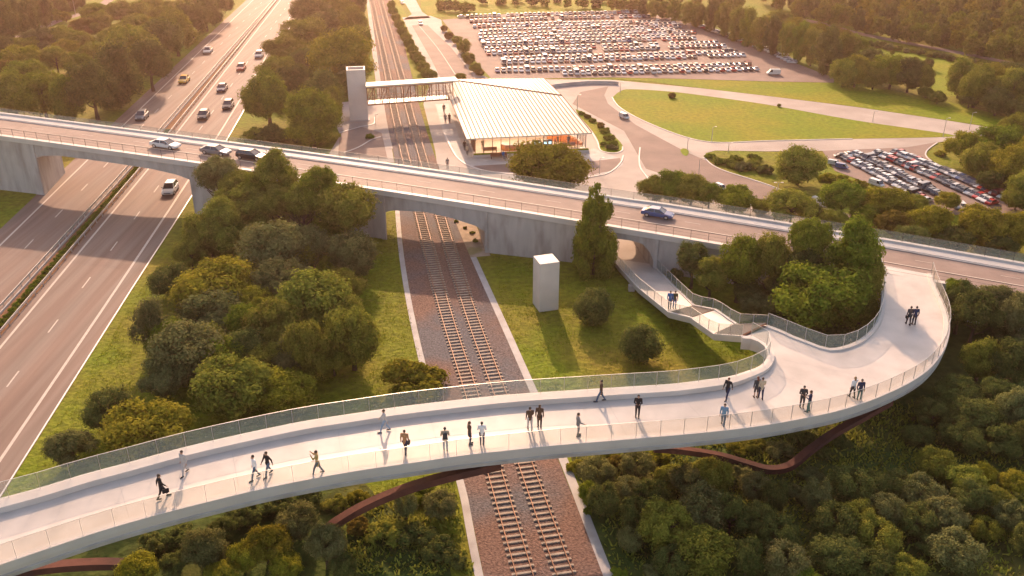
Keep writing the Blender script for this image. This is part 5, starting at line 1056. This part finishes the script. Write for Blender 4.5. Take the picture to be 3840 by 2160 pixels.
def person(p, yaw, pose, top, legs, label, hair='black', kind='top', extra=None, sc_=1.16, longhair=False, shorts=False, group='people on the footbridge', shoes='black'):
    D = pose_meshes(pose); e = empty('person', p, yaw, label=label, cat='person', group=group); e.scale = (sc_,) * 3
    lk('body', D['body'], None, e)
    o = lk('jacket' if kind != 'tee' else 'shirt', D[kind], None, e); setmat(o, cloth(top)); o = lk('trousers' if not shorts else 'shorts', D['shorts' if shorts else 'legs'], None, e); setmat(o, cloth(legs))
    o = lk('hair', D['long' if longhair else 'hair'], None, e); setmat(o, HAIR[hair])
    for k in 'LR': o = lk('shoe', D['shoe' + k], None, e); setmat(o, cloth(shoes))
    if extra:
        nm_, m_, x, y, z, sx, sy, sz = extra; o = MB().box(-sx, sx, -sy, sy, -sz, sz).build(nm_, cloth(m_) if m_ in ('black', 'charcoal', 'brown') else M[m_], None)
        bv = o.modifiers.new('b', 'BEVEL'); bv.width = min(sx, sy, sz) * .6; bv.segments = 3
        mw = Matrix.Translation(e.location) @ Matrix.Rotation(yaw, 4, 'Z') @ Matrix.Scale(sc_, 4); o.matrix_world = mw @ Matrix.Translation((x, y, z))
        tag(o, f'{m_} {nm_} carried by the {label.split(",")[0]}'.replace('person in ', 'person in ')[:200], nm_)
    return e
def FP(x, y): p = F(x, y); p.z = hw(p.x) + .0; return p
# yaw: 0 faces away from the camera, pi faces it, +90 deg faces left, -90 deg faces right
pp = [
 (410, 1253, -60, 'walkA', 'black', 'black', 'black suit with briefcase at the left', dict(kind='coat', extra=('briefcase', 'black', .24, .2, .62, .05, .2, .15))),
 (467, 1192, 150, 'walkB', 'light grey', 'light grey', 'light grey suit by the left plinth', dict(kind='coat')),
 (644, 1204, 130, 'walkB', 'white', 'denim', 'white shirt and jeans, left pair', {}),
 (677, 1195, 140, 'walkA', 'black', 'denim', 'black jacket and jeans, left pair', dict(hair='brown')),
 (801, 1192, 95, 'photo', 'khaki', 'denim', 'khaki jacket raising a phone with both hands', dict(hair='brown', kind='coat')),
 (969, 1086, 100, 'walkA', 'light grey', 'pale denim', 'grey blazer and pale jeans beside the long plinth', dict(hair='brown', kind='coat')),
 (1020, 1139, -10, 'walkB', 'tan', 'navy', 'tan jacket with a dark shoulder bag', dict(hair='brown', extra=('shoulder bag', 'charcoal', .27, 0, .85, .07, .14, .14))),
 (1121, 1133, 5, 'hold', 'beige', 'pale denim', 'beige shirt wearing a dark backpack', dict(extra=('backpack', 'charcoal', 0, -.2, 1.25, .15, .09, .23))),
 (1182, 1118, -70, 'stand', 'brown', 'navy', 'brown jacket standing near the glass', dict(hair='brown', kind='coat')),
 (1213, 1119, 0, 'hold', 'white', 'navy', 'white shirt seen from behind near the glass', {}),
 (1333, 1081, 10, 'stroll', 'brown', 'light grey', 'dark brown top and pale trousers, centre pair', {}),
 (1357, 1075, -10, 'stand', 'brown', 'black', 'long dark hair and brown coat, centre pair', dict(hair='brown', longhair=True, kind='coat')),
 (1453, 1096, -80, 'reach', 'grey', 'grey', 'grey jacket holding out a hand by the glass', dict(hair='brown')),
 (1511, 1010, 90, 'walkB', 'brown', 'denim', 'dark jacket and jeans walking beside the plinth', dict(kind='coat')),
 (1603, 1049, 170, 'hold', 'black', 'black', 'black clothes facing the camera mid bridge', {}),
 (1828, 1003, 140, 'walkA', 'black', 'navy', 'long black jacket near the bend of the plinth', dict(hair='red', kind='coat')),
 (1818, 1070, 160, 'walkB', 'shirt blue', 'denim', 'blue shirt and jeans by the near glass', dict(hair='brown')),
 (1901, 1001, 10, 'stand', 'charcoal', 'charcoal', 'shorts and auburn hair, pair near the bend', dict(hair='red', longhair=True, shorts=True)),
 (1913, 1003, 0, 'stroll', 'beige', 'navy', 'beige jumper and dark jeans, pair near the bend', dict(hair='brown')),
 (2016, 1024, 170, 'hold', 'charcoal', 'charcoal', 'dark shirt holding something, talking pair by the glass', {}),
 (2033, 1036, 60, 'hold', 'navy', 'teal', 'navy jacket seen from the side, talking pair', dict(hair='brown')),
 (2143, 1000, 20, 'stroll', 'white', 'black', 'white blouse with a dark bag, pair at the loop', dict(hair='blond', longhair=True, extra=('handbag', 'charcoal', -.2, -.12, .95, .13, .07, .11))),
 (2160, 1006, 180, 'stand', 'navy', 'teal', 'navy jacket and teal trousers, pair at the loop', {}),
 (2284, 817, 0, 'stroll', 'charcoal', 'black', 'dark jacket with a bag, left one on the upper loop', dict(extra=('bag', 'black', -.26, 0, .75, .06, .14, .13))),
 (2298, 817, 0, 'stand', 'navy', 'black', 'navy jacket, right one on the upper loop', {})]
for x, y, yaw, pose, top, legs, lab, kw in pp: person(FP(x, y), R(yaw), pose, top, legs, 'person in ' + lab, **kw)
def RP(x, y, h=2.25): return G(x, y, h)
person(RP(1684, 775), R(170), 'stand', 'blue', 'denim', 'person in bright blue jacket above the stairs of the ramp'); person(RP(1696, 775), R(180), 'stand', 'olive', 'blue', 'person in olive jacket and blue trousers above the stairs')
SG = 'people at the station'
for x, y, yaw, pose, top, legs, lab, kw in ((1175.7, 390, 0, 'walkB', 'beige', 'charcoal', 'beige jacket walking past the left station corner', {}), (1169, 379, 0, 'walkA', 'dark' if False else 'brown', 'charcoal', 'dark red brown jacket ahead at the station corner', {}), (1117, 284, 180, 'walkB', 'charcoal', 'charcoal', 'dark clothes alone on the platform below the skybridge', {}), (1121, 310, 180, 'stroll', 'grey', 'charcoal', 'grey jacket, left of a pair on the platform', {}), (1131, 309, 180, 'stroll', 'brown', 'charcoal', 'brown jacket, right of a pair on the platform', {}), (1126, 424, 0, 'stand', 'grey', 'grey', 'grey clothes just behind the road bridge glass', {})):
    person(G(x, y, .05), R(yaw), pose, top, legs, 'person in ' + lab, sc_=1.02, group=SG, **kw)
for u, v, yaw, pose, top, legs, lab in ((4.4, -2.15, 200, 'sit', 'blue', 'denim', 'blue jacket sitting on the bench outside the station'), (9.6, -2.25, 170, 'sit', 'grey', 'grey', 'grey clothes sitting on the bench beside the golden tree')):
    person(sp(u, v, .05), R(yaw) + RZ, pose, top, legs, 'person in ' + lab, sc_=1.0, group=SG)
for u, v, yaw, pose, top, legs, lab in ((9.2, 1.0, 20, 'stand', 'tan', 'brown', 'tan jacket standing at the service counter'), (13.9, 1.6, 60, 'stand', 'brown', 'charcoal', 'brown jacket inside the station right of the ticket machines'), (14.8, 3.6, 200, 'walkA', 'brown', 'brown', 'brown clothes walking inside the station'), (16.6, 3.2, 160, 'stand', 'charcoal', 'charcoal', 'dark clothes at the foot of the orange staircase'), (1.6, 3.0, 180, 'hold', 'olive', 'olive', 'olive clothes inside the station behind the left windows')):
    person(sp(u, v), R(yaw) + RZ, pose, top, legs, 'person in ' + lab, sc_=1.0, group=SG)

# ------------------------------------------------------------------ haze
hz = MB(); hz.box(-700, 700, -60, 1000, -1.0, 52.0); ho = hz.build('haze', None); ho['kind'] = 'stuff'; ho['label'] = 'warm evening haze over the whole scene'; ho['category'] = 'haze'
hm_ = bpy.data.materials.new('haze'); hm_.use_nodes = True; nt = hm_.node_tree; nt.nodes.remove(nt.nodes['Principled BSDF'])
pv = nt.nodes.new('ShaderNodeVolumePrincipled'); pv.inputs['Density'].default_value = .00030; pv.inputs['Anisotropy'].default_value = .78; pv.inputs['Color'].default_value = (1, .62, .52, 1)
nt.links.new(pv.outputs[0], nt.nodes['Material Output'].inputs['Volume']); ho.data.materials.append(hm_)
